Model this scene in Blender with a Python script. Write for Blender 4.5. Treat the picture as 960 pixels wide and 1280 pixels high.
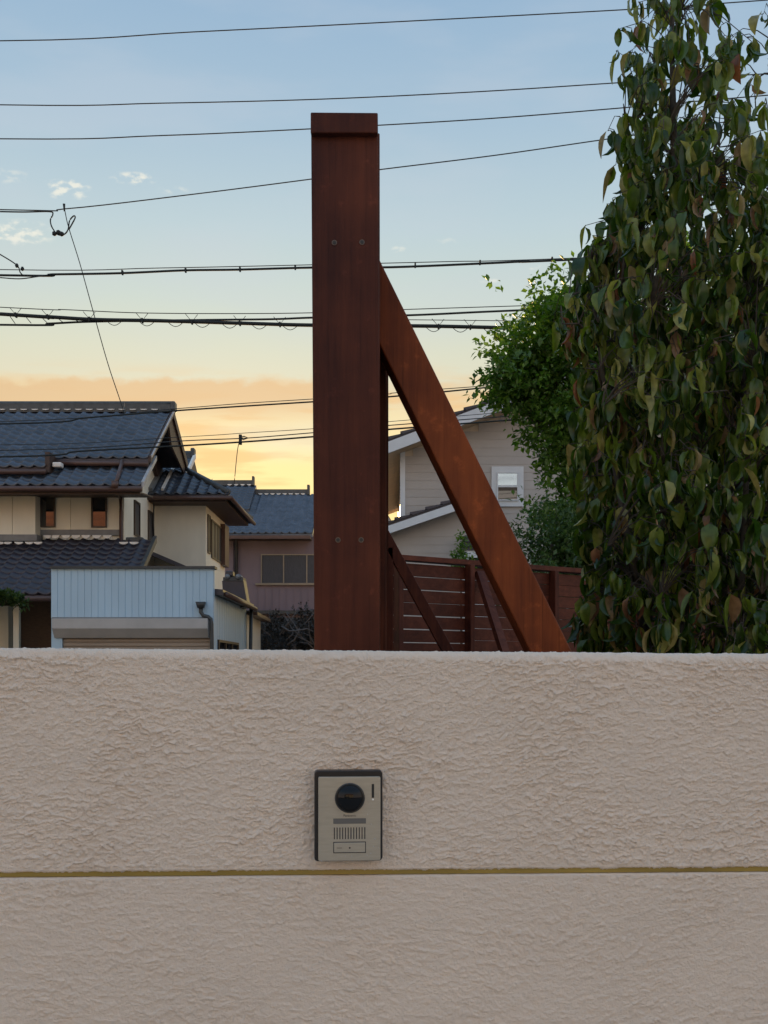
import bpy, bmesh, math, random
import numpy as np
from mathutils import Vector, Matrix
random.seed(7)
rng = np.random.default_rng(11)
R = math.radians
scene = bpy.context.scene
for o in list(bpy.data.objects):
    bpy.data.objects.remove(o)

# ------------------------------------------------------------------ camera
F, CX, HY, CZ = 1300.0, 480.0, 835.0, 1.53      # focal length in px, horizon row, eye height
SUN_AZ, SUN_EL = R(-8.0), R(7.0)
cam_d = bpy.data.cameras.new('camera'); cam = bpy.data.objects.new('camera', cam_d)
scene.collection.objects.link(cam); scene.camera = cam
cam.location = (0, 0, CZ); cam.rotation_euler = (R(90), 0, 0)
cam_d.sensor_fit = 'VERTICAL'; cam_d.sensor_height = 36.0; cam_d.sensor_width = 27.0
cam_d.lens = 36.0 * F / 1280.0
cam_d.shift_y = (HY - 640.0) / 1280.0
cam_d.clip_start = 0.05; cam_d.clip_end = 2000
scene.render.resolution_x = 768; scene.render.resolution_y = 1024

# ------------------------------------------------------------------ exposure
vs = scene.view_settings
vs.view_transform = 'Standard'; vs.look = 'None'; vs.gamma = 1.0; vs.use_curve_mapping = False
vs.exposure = 0.56

# ------------------------------------------------------------------ sky
def s2l(c):
    return tuple(((v/255)/12.92 if v/255 <= .04045 else ((v/255+.055)/1.055)**2.4) for v in c)
world = bpy.data.worlds.new('World'); scene.world = world; world.use_nodes = True
NT = world.node_tree; NT.nodes.clear()
def wn(t, **k):
    n = NT.nodes.new(t)
    for a, b in k.items(): setattr(n, a, b)
    return n
def wl(a, b): NT.links.new(a, b)
def wm(op, a, b=None, c=None, clamp=False):
    n = wn('ShaderNodeMath', operation=op, use_clamp=clamp)
    for i, v in enumerate((a, b, c)):
        if v is None: continue
        if isinstance(v, (int, float)): n.inputs[i].default_value = v
        else: wl(v, n.inputs[i])
    return n.outputs[0]
def wsm(v, a, b):          # smoothstep a..b
    n = wn('ShaderNodeMapRange', interpolation_type='SMOOTHSTEP')
    wl(v, n.inputs[0]); n.inputs[1].default_value = a; n.inputs[2].default_value = b
    return n.outputs[0]
def wmix(f, a, b):
    n = wn('ShaderNodeMix', data_type='RGBA')
    if isinstance(f, (int, float)): n.inputs[0].default_value = f
    else: wl(f, n.inputs[0])
    for i, v in ((6, a), (7, b)):
        if isinstance(v, tuple): n.inputs[i].default_value = (*v, 1)
        else: wl(v, n.inputs[i])
    return n.outputs[2]
tc = wn('ShaderNodeTexCoord'); sx = wn('ShaderNodeSeparateXYZ'); wl(tc.outputs['Generated'], sx.inputs[0])
dx, dy, dz = sx.outputs
hor = wm('SQRT', wm('ADD', wm('MULTIPLY', dx, dx), wm('MULTIPLY', dy, dy)))
tanel = wm('DIVIDE', dz, wm('MAXIMUM', hor, 0.02))
az = wm('ARCTAN2', dx, dy)
SKYF = 0.74
ramp = wn('ShaderNodeValToRGB'); rc = ramp.color_ramp
stops = [(0.0, (254, 220, 146)), (.15, (253, 227, 155)), (.20, (250, 226, 160)), (.235, (238, 220, 170)), (.268, (218, 214, 188)),
         (.30, (211, 214, 194)), (.35, (198, 211, 204)), (.42, (184, 204, 211)), (.52, (164, 190, 209)), (.66, (146, 177, 205)), (1.0, (136, 168, 202))]
while len(rc.elements) < len(stops): rc.elements.new(0.5)
for e, (p, c) in zip(rc.elements, stops): e.position = p; e.color = (*s2l(c), 1)
wl(tanel, ramp.inputs[0]); col = ramp.outputs[0]
# away from the sunset the glow fades to a pale mauve and blue horizon
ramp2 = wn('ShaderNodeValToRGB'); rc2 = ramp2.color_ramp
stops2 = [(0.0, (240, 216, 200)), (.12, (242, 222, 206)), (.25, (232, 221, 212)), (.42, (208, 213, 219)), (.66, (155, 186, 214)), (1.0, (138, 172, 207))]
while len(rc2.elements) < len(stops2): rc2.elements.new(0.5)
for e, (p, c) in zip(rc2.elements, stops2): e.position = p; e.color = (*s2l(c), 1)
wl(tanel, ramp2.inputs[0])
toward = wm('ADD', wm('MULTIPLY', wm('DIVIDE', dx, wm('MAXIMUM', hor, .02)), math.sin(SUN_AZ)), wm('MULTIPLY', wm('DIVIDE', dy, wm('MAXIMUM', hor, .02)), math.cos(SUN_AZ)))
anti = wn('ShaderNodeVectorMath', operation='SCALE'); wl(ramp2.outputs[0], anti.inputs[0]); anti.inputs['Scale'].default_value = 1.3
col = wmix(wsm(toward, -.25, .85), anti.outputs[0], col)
azc = wm('MINIMUM', wm('ABSOLUTE', az), .6)
tanel = wm('ADD', tanel, wm('MULTIPLY', wm('MULTIPLY', azc, azc), .13))
cv = wn('ShaderNodeCombineXYZ'); wl(wm('MULTIPLY', az, 9.0), cv.inputs[0]); wl(wm('MULTIPLY', tanel, 60.0), cv.inputs[1])
n1 = wn('ShaderNodeTexNoise'); n1.inputs['Scale'].default_value = 1.0; n1.inputs['Detail'].default_value = 5.0; wl(cv.outputs[0], n1.inputs['Vector'])
cv2 = wn('ShaderNodeCombineXYZ'); wl(wm('MULTIPLY', az, 5.0), cv2.inputs[0]); wl(wm('MULTIPLY', tanel, 14.0), cv2.inputs[1]); cv2.inputs[2].default_value = 3.1
n2 = wn('ShaderNodeTexNoise'); n2.inputs['Scale'].default_value = 1.0; n2.inputs['Detail'].default_value = 4.0; wl(cv2.outputs[0], n2.inputs['Vector'])
# low streaky evening cloud
streak = wm('MULTIPLY', wsm(n1.outputs[0], .44, .62), wm('MULTIPLY', wsm(tanel, .05, .17), wm('SUBTRACT', 1.0, wsm(tanel, .25, .30))))
col = wmix(wm('MULTIPLY', wm('MULTIPLY', streak, wsm(toward, .2, .95)), .75), col, s2l((232, 186, 126)))
gapm = wm('MULTIPLY', wsm(n2.outputs[0], .46, .64), wm('MULTIPLY', wsm(tanel, .19, .215), wm('SUBTRACT', 1.0, wsm(tanel, .225, .25))))
col = wmix(wm('MULTIPLY', gapm, .6), col, s2l((222, 222, 196)))
# a flat bank of warm cloud with a crisp upper edge
cv3 = wn('ShaderNodeCombineXYZ'); wl(wm('MULTIPLY', az, 40.0), cv3.inputs[0]); wl(wm('MULTIPLY', tanel, 50.0), cv3.inputs[1])
n3 = wn('ShaderNodeTexNoise'); n3.inputs['Scale'].default_value = 1.0; n3.inputs['Detail'].default_value = 6.0; wl(cv3.outputs[0], n3.inputs['Vector'])
edge = wm('ADD', tanel, wm('MULTIPLY', wm('SUBTRACT', n3.outputs[0], .5), .026))
bank = wm('MULTIPLY', wm('SUBTRACT', 1.0, wsm(edge, .272, .281)), wsm(tanel, .225, .262))
bank = wm('MULTIPLY', bank, wm('SUBTRACT', 1.0, wm('MULTIPLY', wsm(az, -.10, .02), .75)))
col = wmix(wm('MULTIPLY', wm('MULTIPLY', bank, wsm(toward, .2, .9)), .92), col, s2l((220, 187, 144)))
# small white puffs
def puff(px, py, wx, wy, s=1.0):
    a0 = math.atan2(px - CX, F); e0 = (HY - py) / math.hypot(F, px - CX) + .13*a0*a0
    u = wm('DIVIDE', wm('SUBTRACT', az, a0), wx / F); v = wm('DIVIDE', wm('SUBTRACT', tanel, e0), wy / F)
    return wm('MULTIPLY', wm('SUBTRACT', 1.0, wm('ADD', wm('MULTIPLY', u, u), wm('MULTIPLY', v, v)), clamp=True), s)
acc = None
for a in ((84, 236, 34, 16, 1), (168, 223, 34, 10, .9), (216, 238, 26, 8, .45), (22, 291, 50, 20, .9), (10, 220, 30, 12, .5),
          (497, 312, 14, 6, .6), (612, 351, 16, 6, .7), (668, 334, 12, 6, .6), (700, 333, 16, 6, .7), (560, 300, 22, 8, .3)):
    p = puff(*a); acc = p if acc is None else wm('MAXIMUM', acc, p)
cv4 = wn('ShaderNodeCombineXYZ'); wl(wm('MULTIPLY', az, 90.0), cv4.inputs[0]); wl(wm('MULTIPLY', tanel, 150.0), cv4.inputs[1])
n4 = wn('ShaderNodeTexNoise'); n4.inputs['Scale'].default_value = 1.0; n4.inputs['Detail'].default_value = 4.0; wl(cv4.outputs[0], n4.inputs['Vector'])
pf = wsm(wm('MULTIPLY', acc, wsm(n4.outputs[0], .34, .72)), .05, .75)
col = wmix(wm('MULTIPLY', pf, .8), col, s2l((238, 236, 222)))
# soft grey veil higher up
col = wmix(wm('MULTIPLY', wm('MULTIPLY', wsm(n2.outputs[0], .42, .7), wsm(tanel, .27, .36)), .26), col, s2l((196, 204, 214)))
skyt = wn('ShaderNodeTexSky', sky_type='NISHITA'); skyt.sun_disc = False
skyt.sun_elevation = SUN_EL; skyt.sun_rotation = SUN_AZ; skyt.dust_density = 2.0
bg1 = wn('ShaderNodeBackground'); wl(skyt.outputs[0], bg1.inputs[0]); bg1.inputs[1].default_value = 0.05
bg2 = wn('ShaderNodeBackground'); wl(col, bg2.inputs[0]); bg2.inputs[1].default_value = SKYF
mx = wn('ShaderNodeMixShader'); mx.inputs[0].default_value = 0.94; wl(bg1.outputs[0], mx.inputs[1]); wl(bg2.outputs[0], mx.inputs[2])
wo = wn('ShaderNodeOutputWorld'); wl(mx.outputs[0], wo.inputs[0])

# ------------------------------------------------------------------ sun (already low, behind the houses)
sd = bpy.data.lights.new('sun', 'SUN'); sd.energy = 4.5; sd.angle = R(0.6); sd.color = (1.0, .62, .27)
so = bpy.data.objects.new('sun', sd); scene.collection.objects.link(so)
sdir = Vector((math.sin(SUN_AZ)*math.cos(SUN_EL), math.cos(SUN_AZ)*math.cos(SUN_EL), math.sin(SUN_EL)))
so.rotation_euler = sdir.to_track_quat('Z', 'Y').to_euler(); so.location = (-6, 40, 30)

# ================================================================== helpers
ORI = {}
def P(px, py, Y): return Vector(((px-CX)/F*Y, Y, CZ + (HY-py)/F*Y))
def XX(px, Y): return (px-CX)/F*Y
def ZZ(py, Y): return CZ + (HY-py)/F*Y
def link(o): scene.collection.objects.link(o)
def tag(o, label=None, cat=None, group=None, kind=None):
    if label: o['label'] = label
    if cat: o['category'] = cat
    if group: o['group'] = group
    if kind: o['kind'] = kind
    return o
def thing(name, loc, label, cat, group=None, rz=0.0):
    o = bpy.data.objects.new(name, None); link(o); o.location = loc; o.rotation_euler = (0, 0, rz)
    o.empty_display_size = .1
    ORI[o.name] = Vector(loc)
    return tag(o, label, cat, group)
class MB:
    def __init__(s): s.v = []; s.f = []
    def add(s, vs, fs):
        b = len(s.v); s.v += [tuple(v) for v in vs]; s.f += [tuple(i+b for i in f) for f in fs]; return s
    def hexa(s, p):     # 0-3 bottom loop, 4-7 top loop
        return s.add(p, [(3,2,1,0),(4,5,6,7),(0,1,5,4),(1,2,6,5),(2,3,7,6),(3,0,4,7)])
    def box(s, x0, x1, y0, y1, z0, z1):
        return s.hexa([(x0,y0,z0),(x1,y0,z0),(x1,y1,z0),(x0,y1,z0),(x0,y0,z1),(x1,y0,z1),(x1,y1,z1),(x0,y1,z1)])
    def prism(s, poly, ext):
        n = len(poly); ext = Vector(ext); a = [Vector(p) for p in poly]; b = [p+ext for p in a]
        return s.add(a+b, [tuple(range(n))[::-1], tuple(range(n, 2*n))] + [(i, (i+1) % n, n+(i+1) % n, n+i) for i in range(n)])
    def beam(s, p0, p1, w, d, up=(0,1,0)):
        p0, p1 = Vector(p0), Vector(p1); t = (p1-p0).normalized(); b = Vector(up); b = (b - t*b.dot(t)).normalized(); a = t.cross(b)
        q = []
        for p in (p0, p1):
            for i, j in ((-1,-1),(1,-1),(1,1),(-1,1)): q.append(p + a*(i*w/2) + b*(j*d/2))
        return s.hexa(q)
    def tube(s, pts, r, seg=6, r1=None, cap=True):
        pts = [Vector(p) for p in pts]; n = len(pts); vs = []; fs = []
        for k, p in enumerate(pts):
            t = (pts[min(k+1, n-1)] - pts[max(k-1, 0)]).normalized()
            a = t.orthogonal() if abs(t.z) > .9 else t.cross(Vector((0,0,1)))
            a.normalize(); b = t.cross(a)
            rr = r if r1 is None else r + (r1-r)*k/(n-1)
            for j in range(seg):
                th = 2*math.pi*j/seg; vs.append(p + a*(rr*math.cos(th)) + b*(rr*math.sin(th)))
        for k in range(n-1):
            for j in range(seg):
                fs.append((k*seg+j, k*seg+(j+1) % seg, (k+1)*seg+(j+1) % seg, (k+1)*seg+j))
        if cap: fs += [tuple(range(seg))[::-1], tuple((n-1)*seg+j for j in range(seg))]
        return s.add(vs, fs)
    def lathe(s, c, prof, axis='z', seg=24):
        vs = []; fs = []; c = Vector(c)
        for (r, h) in prof:
            for j in range(seg):
                th = 2*math.pi*j/seg; u, w = r*math.cos(th), r*math.sin(th)
                vs.append(c + (Vector((u, w, h)) if axis == 'z' else Vector((u, h, w))))
        m = len(prof)
        for k in range(m-1):
            for j in range(seg): fs.append((k*seg+j, k*seg+(j+1) % seg, (k+1)*seg+(j+1) % seg, (k+1)*seg+j))
        fs += [tuple(range(seg))[::-1], tuple((m-1)*seg+j for j in range(seg))]
        return s.add(vs, fs)
    def mesh(s, name, mat, smooth=False, off=Vector()):
        me = bpy.data.meshes.new(name); me.from_pydata([(Vector(v)-off)[:] for v in s.v], [], s.f); me.update()
        bm = bmesh.new(); bm.from_mesh(me); bmesh.ops.recalc_face_normals(bm, faces=bm.faces); bm.to_mesh(me); bm.free()
        for m in (mat if isinstance(mat, (list, tuple)) else [mat]): me.materials.append(m)
        if smooth: me.polygons.foreach_set('use_smooth', [True]*len(me.polygons))
        return me
    def build(s, name, mat, parent=None, smooth=False, bevel=0.0, local=False):
        root = parent
        while root is not None and root.parent is not None: root = root.parent
        off = ORI.get(root.name, Vector()) if (root is not None and not local) else Vector()
        o = bpy.data.objects.new(name, s.mesh(name, mat, smooth, off)); link(o)
        if parent is not None: o.parent = parent
        if bevel:
            b = o.modifiers.new('bevel', 'BEVEL'); b.width = bevel; b.segments = 2; b.limit_method = 'ANGLE'; b.angle_limit = R(40)
        return o
def part_box(name, mat, parent, *b, bevel=0.0): return MB().box(*b).build(name, mat, parent, bevel=bevel)

# ------------------------------------------------------------------ materials
def mat(name, base, rough=.6, metal=0.0, var=.15, vscale=6.0, stretch=(1,1,1), bump=0.0, bscale=40.0, spec=.5, c2=None, objvar=0.0, coat=0.0):
    m = bpy.data.materials.new(name); m.use_nodes = True; t = m.node_tree; bs = t.nodes['Principled BSDF']
    bs.inputs['Roughness'].default_value = rough; bs.inputs['Metallic'].default_value = metal
    bs.inputs['Specular IOR Level'].default_value = spec; bs.inputs['Coat Weight'].default_value = coat
    tcn = t.nodes.new('ShaderNodeTexCoord'); mp = t.nodes.new('ShaderNodeMapping'); mp.inputs['Scale'].default_value = stretch
    t.links.new(tcn.outputs['Object'], mp.inputs[0])
    nz = t.nodes.new('ShaderNodeTexNoise'); nz.inputs['Scale'].default_value = vscale; nz.inputs['Detail'].default_value = 6
    t.links.new(mp.outputs[0], nz.inputs['Vector'])
    mr = t.nodes.new('ShaderNodeMapRange'); t.links.new(nz.outputs[0], mr.inputs[0]); mr.inputs[1].default_value = .3; mr.inputs[2].default_value = .7
    mixn = t.nodes.new('ShaderNodeMix'); mixn.data_type = 'RGBA'; t.links.new(mr.outputs[0], mixn.inputs[0])
    lo = tuple(v*(1-var) for v in base); hi = tuple(min(1, v*(1+var)) for v in base) if c2 is None else c2
    mixn.inputs[6].default_value = (*lo, 1); mixn.inputs[7].default_value = (*hi, 1)
    out = mixn.outputs[2]
    if objvar:
        oi = t.nodes.new('ShaderNodeObjectInfo'); mr2 = t.nodes.new('ShaderNodeMapRange'); t.links.new(oi.outputs['Random'], mr2.inputs[0])
        mr2.inputs[3].default_value = 1-objvar; mr2.inputs[4].default_value = 1+objvar
        hs = t.nodes.new('ShaderNodeHueSaturation'); t.links.new(mr2.outputs[0], hs.inputs['Value']); t.links.new(out, hs.inputs['Color']); out = hs.outputs[0]
    t.links.new(out, bs.inputs['Base Color'])
    rr = t.nodes.new('ShaderNodeMapRange'); t.links.new(nz.outputs[0], rr.inputs[0]); rr.inputs[3].default_value = max(.02, rough-.08); rr.inputs[4].default_value = min(1, rough+.08)
    t.links.new(rr.outputs[0], bs.inputs['Roughness'])
    if bump:
        nb = t.nodes.new('ShaderNodeTexNoise'); nb.inputs['Scale'].default_value = bscale; nb.inputs['Detail'].default_value = 5; t.links.new(mp.outputs[0], nb.inputs['Vector'])
        bp = t.nodes.new('ShaderNodeBump'); bp.inputs['Strength'].default_value = 1.0; bp.inputs['Distance'].default_value = bump
        t.links.new(nb.outputs[0], bp.inputs['Height']); t.links.new(bp.outputs[0], bs.inputs['Normal'])
    return m
def glass_mat(name, base, rough=.03):
    m = mat(name, base, rough, var=.05, spec=1.0); b = m.node_tree.nodes['Principled BSDF']
    for l in list(m.node_tree.links):
        if l.to_socket == b.inputs['Roughness']: m.node_tree.links.remove(l)
    b.inputs['Roughness'].default_value = rough; b.inputs['IOR'].default_value = 1.7
    return m
def wood_mat(name, dark, light, axis='z', scale=1.0, rough=.55):
    """stained timber: long grain, fine pores, worn lighter blotches"""
    m = bpy.data.materials.new(name); m.use_nodes = True; t = m.node_tree; bs = t.nodes['Principled BSDF']
    tcn = t.nodes.new('ShaderNodeTexCoord'); mp = t.nodes.new('ShaderNodeMapping'); t.links.new(tcn.outputs['Object'], mp.inputs[0])
    k = 40*scale; mp.inputs['Scale'].default_value = {'z': (k, k, 2.0*scale), 'x': (2.0*scale, k, k), 'y': (k, 2.0*scale, k)}[axis]
    g = t.nodes.new('ShaderNodeTexNoise'); g.inputs['Scale'].default_value = 1.0; g.inputs['Detail'].default_value = 8; g.inputs['Roughness'].default_value = .65
    t.links.new(mp.outputs[0], g.inputs['Vector'])
    w = t.nodes.new('ShaderNodeTexNoise'); w.inputs['Scale'].default_value = 5.0*scale; w.inputs['Detail'].default_value = 5; t.links.new(tcn.outputs['Object'], w.inputs['Vector'])
    a = t.nodes.new('ShaderNodeMath'); a.operation = 'MULTIPLY_ADD'; a.inputs[1].default_value = .45; t.links.new(g.outputs[0], a.inputs[0])
    b = t.nodes.new('ShaderNodeMath'); b.operation = 'MULTIPLY'; b.inputs[1].default_value = .55; t.links.new(w.outputs[0], b.inputs[0]); t.links.new(b.outputs[0], a.inputs[2])
    r = t.nodes.new('ShaderNodeValToRGB'); r.color_ramp.elements[0].position = .38; r.color_ramp.elements[0].color = (*dark, 1)
    r.color_ramp.elements[1].position = .64; r.color_ramp.elements[1].color = (*light, 1); t.links.new(a.outputs[0], r.inputs[0])
    oi = t.nodes.new('ShaderNodeObjectInfo'); mr = t.nodes.new('ShaderNodeMapRange'); t.links.new(oi.outputs['Random'], mr.inputs[0]); mr.inputs[3].default_value = .82; mr.inputs[4].default_value = 1.18
    # hairline checks along the grain and scuffed, paler spots
    mp2 = t.nodes.new('ShaderNodeMapping'); t.links.new(tcn.outputs['Object'], mp2.inputs[0]); mp2.inputs['Scale'].default_value = {'z': (150*scale, 150*scale, 3.0), 'x': (3.0, 150*scale, 150*scale), 'y': (150*scale, 3.0, 150*scale)}[axis]
    ck = t.nodes.new('ShaderNodeTexNoise'); ck.inputs['Scale'].default_value = 1.0; ck.inputs['Detail'].default_value = 3; t.links.new(mp2.outputs[0], ck.inputs['Vector'])
    ckr = t.nodes.new('ShaderNodeMapRange'); t.links.new(ck.outputs[0], ckr.inputs[0]); ckr.inputs[1].default_value = .28; ckr.inputs[2].default_value = .40; ckr.inputs[3].default_value = .65; ckr.inputs[4].default_value = 1.0
    sp = t.nodes.new('ShaderNodeTexNoise'); sp.inputs['Scale'].default_value = 26; sp.inputs['Detail'].default_value = 7; sp.inputs['Roughness'].default_value = .7; t.links.new(tcn.outputs['Object'], sp.inputs['Vector'])
    spr = t.nodes.new('ShaderNodeMapRange'); t.links.new(sp.outputs[0], spr.inputs[0]); spr.inputs[1].default_value = .58; spr.inputs[2].default_value = .74; spr.inputs[3].default_value = 1.0; spr.inputs[4].default_value = 1.7
    mu = t.nodes.new('ShaderNodeMath'); mu.operation = 'MULTIPLY'; t.links.new(ckr.outputs[0], mu.inputs[0]); t.links.new(spr.outputs[0], mu.inputs[1])
    mu2 = t.nodes.new('ShaderNodeMath'); mu2.operation = 'MULTIPLY'; t.links.new(mu.outputs[0], mu2.inputs[0]); t.links.new(mr.outputs[0], mu2.inputs[1])
    hs = t.nodes.new('ShaderNodeHueSaturation'); t.links.new(mu2.outputs[0], hs.inputs['Value']); t.links.new(r.outputs[0], hs.inputs['Color'])
    t.links.new(hs.outputs[0], bs.inputs['Base Color'])
    bs.inputs['Roughness'].default_value = rough; bs.inputs['Specular IOR Level'].default_value = .16
    bp = t.nodes.new('ShaderNodeBump'); bp.inputs['Distance'].default_value = .0012; bp.inputs['Strength'].default_value = .6; t.links.new(g.outputs[0], bp.inputs['Height']); t.links.new(bp.outputs[0], bs.inputs['Normal'])
    return m
def leaf_mat(name, cols, trans=.3, rough=.42):
    m = bpy.data.materials.new(name); m.use_nodes = True; t = m.node_tree; bs = t.nodes['Principled BSDF']; out = t.nodes['Material Output']
    ge = t.nodes.new('ShaderNodeNewGeometry'); oi = t.nodes.new('ShaderNodeObjectInfo')
    ad = t.nodes.new('ShaderNodeMath'); ad.operation = 'ADD'; t.links.new(ge.outputs['Random Per Island'], ad.inputs[0]); t.links.new(oi.outputs['Random'], ad.inputs[1])
    fr = t.nodes.new('ShaderNodeMath'); fr.operation = 'FRACT'; t.links.new(ad.outputs[0], fr.inputs[0])
    r = t.nodes.new('ShaderNodeValToRGB')
    while len(r.color_ramp.elements) < len(cols): r.color_ramp.elements.new(.5)
    for i, (e, (p, c)) in enumerate(zip(r.color_ramp.elements, cols)): e.position = p; e.color = (*c, 1)
    t.links.new(fr.outputs[0], r.inputs[0])
    nz = t.nodes.new('ShaderNodeTexNoise'); nz.inputs['Scale'].default_value = 45; nz.inputs['Detail'].default_value = 4
    tcn = t.nodes.new('ShaderNodeTexCoord'); t.links.new(tcn.outputs['Object'], nz.inputs['Vector'])
    mr = t.nodes.new('ShaderNodeMapRange'); t.links.new(nz.outputs[0], mr.inputs[0]); mr.inputs[1].default_value = .3; mr.inputs[2].default_value = .7; mr.inputs[3].default_value = .7; mr.inputs[4].default_value = 1.3
    hs = t.nodes.new('ShaderNodeHueSaturation'); t.links.new(mr.outputs[0], hs.inputs['Value']); t.links.new(r.outputs[0], hs.inputs['Color'])
    t.links.new(hs.outputs[0], bs.inputs['Base Color']); bs.inputs['Roughness'].default_value = rough; bs.inputs['Specular IOR Level'].default_value = .4
    tr = t.nodes.new('ShaderNodeBsdfTranslucent'); g2 = t.nodes.new('ShaderNodeHueSaturation'); g2.inputs['Value'].default_value = 1.5; g2.inputs['Saturation'].default_value = 1.15
    t.links.new(hs.outputs[0], g2.inputs['Color']); t.links.new(g2.outputs[0], tr.inputs[0])
    mxs = t.nodes.new('ShaderNodeMixShader'); mxs.inputs[0].default_value = trans; t.links.new(bs.outputs[0], mxs.inputs[1]); t.links.new(tr.outputs[0], mxs.inputs[2]); t.links.new(mxs.outputs[0], out.inputs[0])
    return m

M = {}
M['tile'] = mat('glazed_roof_tile', (.048, .063, .090), .24, var=.3, vscale=3.0, objvar=.25, spec=.6)
M['tile_dark'] = mat('dark_roof_tile', (.036, .034, .048), .36, var=.3, vscale=4.0, objvar=.2, spec=.5)
M['ridge'] = mat('ridge_tile', (.055, .06, .062), .5, var=.3, vscale=8)
M['mortar'] = mat('white_mortar', (.72, .70, .66), .8, var=.1, vscale=12)
M['rake'] = mat('pale_grey_rake_tile', (.34, .34, .35), .5, var=.2, vscale=8)
M['cream'] = mat('cream_siding', (.74, .71, .60), .7, var=.07, vscale=2.5, stretch=(1,1,.4), bump=.002, bscale=60)
M['trimgrey'] = mat('grey_flashing', (.17, .18, .19), .5, var=.15)
M['brownwood'] = mat('dark_brown_timber', (.055, .032, .024), .6, var=.3, vscale=10, stretch=(1,1,4))
M['gutter'] = mat('brown_gutter', (.085, .045, .035), .42, var=.15)
M['bronze'] = mat('bronze_frame', (.06, .045, .035), .4, var=.1, metal=.3)
M['glass'] = glass_mat('window_glass', (.012, .014, .016))
M['curtain'] = mat('window_curtain', (.042, .046, .058), .4, var=.2, vscale=9, stretch=(6,1,1), spec=.35)
M['garage'] = mat('pale_blue_steel', (.41, .57, .70), .5, var=.06, vscale=2.0, stretch=(1,1,.3))
M['garage_trim'] = mat('shutter_box_steel', (.42, .41, .40), .5, var=.1, vscale=3)
M['shutter'] = mat('brown_beige_shutter', (.34, .27, .21), .5, var=.15, vscale=4, stretch=(.3,1,3))
M['darkmetal'] = mat('dark_metal', (.04, .043, .046), .45, var=.2)
M['concrete'] = mat('concrete', (.42, .40, .37), .85, var=.15, vscale=5, bump=.003)
M['mauve'] = mat('mauve_render', (.155, .125, .150), .8, var=.1, vscale=1.5, stretch=(1,1,.5))
M['alu'] = mat('bronze_aluminium', (.22, .19, .15), .4, var=.1, metal=.4)
M['siding'] = mat('grey_beige_siding', (.42, .39, .365), .55, var=.06, vscale=3, objvar=.03)
M['sidewall'] = mat('cream_side_wall', (.62, .52, .40), .38, var=.05)
M['white'] = mat('white_paint', (.62, .65, .68), .5, var=.05)
M['soffit'] = mat('soffit_board', (.62, .45, .28), .5, var=.1)
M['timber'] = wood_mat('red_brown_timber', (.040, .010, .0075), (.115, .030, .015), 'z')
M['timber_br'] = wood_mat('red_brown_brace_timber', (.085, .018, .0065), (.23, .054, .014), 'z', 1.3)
M['timber_x'] = wood_mat('red_brown_slat', (.050, .012, .0075), (.115, .032, .017), 'x', .8)
M['steel'] = mat('bolt_steel', (.12, .10, .09), .45, metal=.9, var=.2)
M['hole'] = mat('black_plastic', (.012, .012, .013), .5, var=.1)
M['plate'] = mat('champagne_metal_plate', (.42, .385, .32), .38, metal=.55, var=.06, vscale=60, stretch=(1,1,6))
M['plastic'] = mat('black_gloss_plastic', (.012, .010, .011), .32, var=.1)
M['lens'] = glass_mat('lens_glass', (.006, .006, .007), .05)
M['lens'].node_tree.nodes['Principled BSDF'].inputs['IOR'].default_value = 1.32
M['lens'].node_tree.nodes['Principled BSDF'].inputs['Specular IOR Level'].default_value = .5
M['mirrorglass'] = mat('coated_glass', (.50, .62, .72), .06, metal=.75, var=.04)
M['lens2'] = mat('lens_ring', (.03, .03, .032), .3, var=.1)
M['nameplate'] = mat('grey_name_strip', (.11, .105, .10), .35, var=.1)
M['ink'] = mat('dark_print', (.035, .03, .03), .5, var=.05)
M['led'] = mat('white_led_cap', (.8, .8, .78), .3, var=.03)
M['olive'] = mat('olive_brass_joint', (.28, .19, .035), .5, var=.25, vscale=30, stretch=(.2,1,1))
M['bark'] = mat('tree_bark', (.06, .048, .036), .85, var=.35, vscale=25, bump=.004, bscale=60)
M['palebranch'] = mat('pale_branch', (.13, .12, .12), .8, var=.2, vscale=20)
M['wire'] = mat('wire_sheath', (.012, .017, .018), .8, var=.1)
M['wirethin'] = mat('wire_thin', (.03, .035, .04), .85, var=.1)
M['asphalt'] = mat('asphalt', (.055, .055, .056), .9, var=.2, vscale=3, bump=.003, bscale=90)
M['soil'] = mat('garden_soil', (.16, .14, .11), .95, var=.3, vscale=1.3, bump=.01, bscale=20)
M['leaf_fg'] = leaf_mat('drooping_leaf', [(0, (.022, .052, .010)), (.44, (.062, .108, .016)), (.74, (.155, .20, .034)), (.89, (.31, .30, .085)), (.96, (.25, .165, .085)), (1, (.20, .075, .036))], .36, .22)
M['leaf_mid'] = leaf_mat('small_green_leaf', [(0, (.042, .096, .017)), (.6, (.090, .170, .028)), (1, (.155, .245, .046))], .42, .38)
M['leaf_dark'] = leaf_mat('dark_shrub_leaf', [(0, (.028, .062, .018)), (1, (.075, .130, .034))], .3, .45)
M['leaf_bare'] = leaf_mat('dull_shrub_leaf', [(0, (.026, .026, .024)), (1, (.06, .055, .05))], .1, .6)
M['pine'] = leaf_mat('pine_needle', [(0, (.025, .055, .012)), (1, (.06, .10, .02))], .2, .6)

# ================================================================== ground
o = MB().add([(-400,-300,0),(400,-300,0),(400,900,0),(-400,900,0)], [(0,1,2,3)]).build('ground', M['soil']); tag(o, kind='structure')
o = MB().add([(-60,12.6,.004),(60,12.6,.004),(60,17.4,.004),(-60,17.4,.004)], [(0,1,2,3)]).build('road', M['asphalt']); tag(o, kind='structure')
o = MB().add([(-60,-9,.004),(60,-9,.004),(60,1.3,.004),(-60,1.3,.004)], [(0,1,2,3)]).build('pavement', M['concrete']); tag(o, kind='structure')

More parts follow.
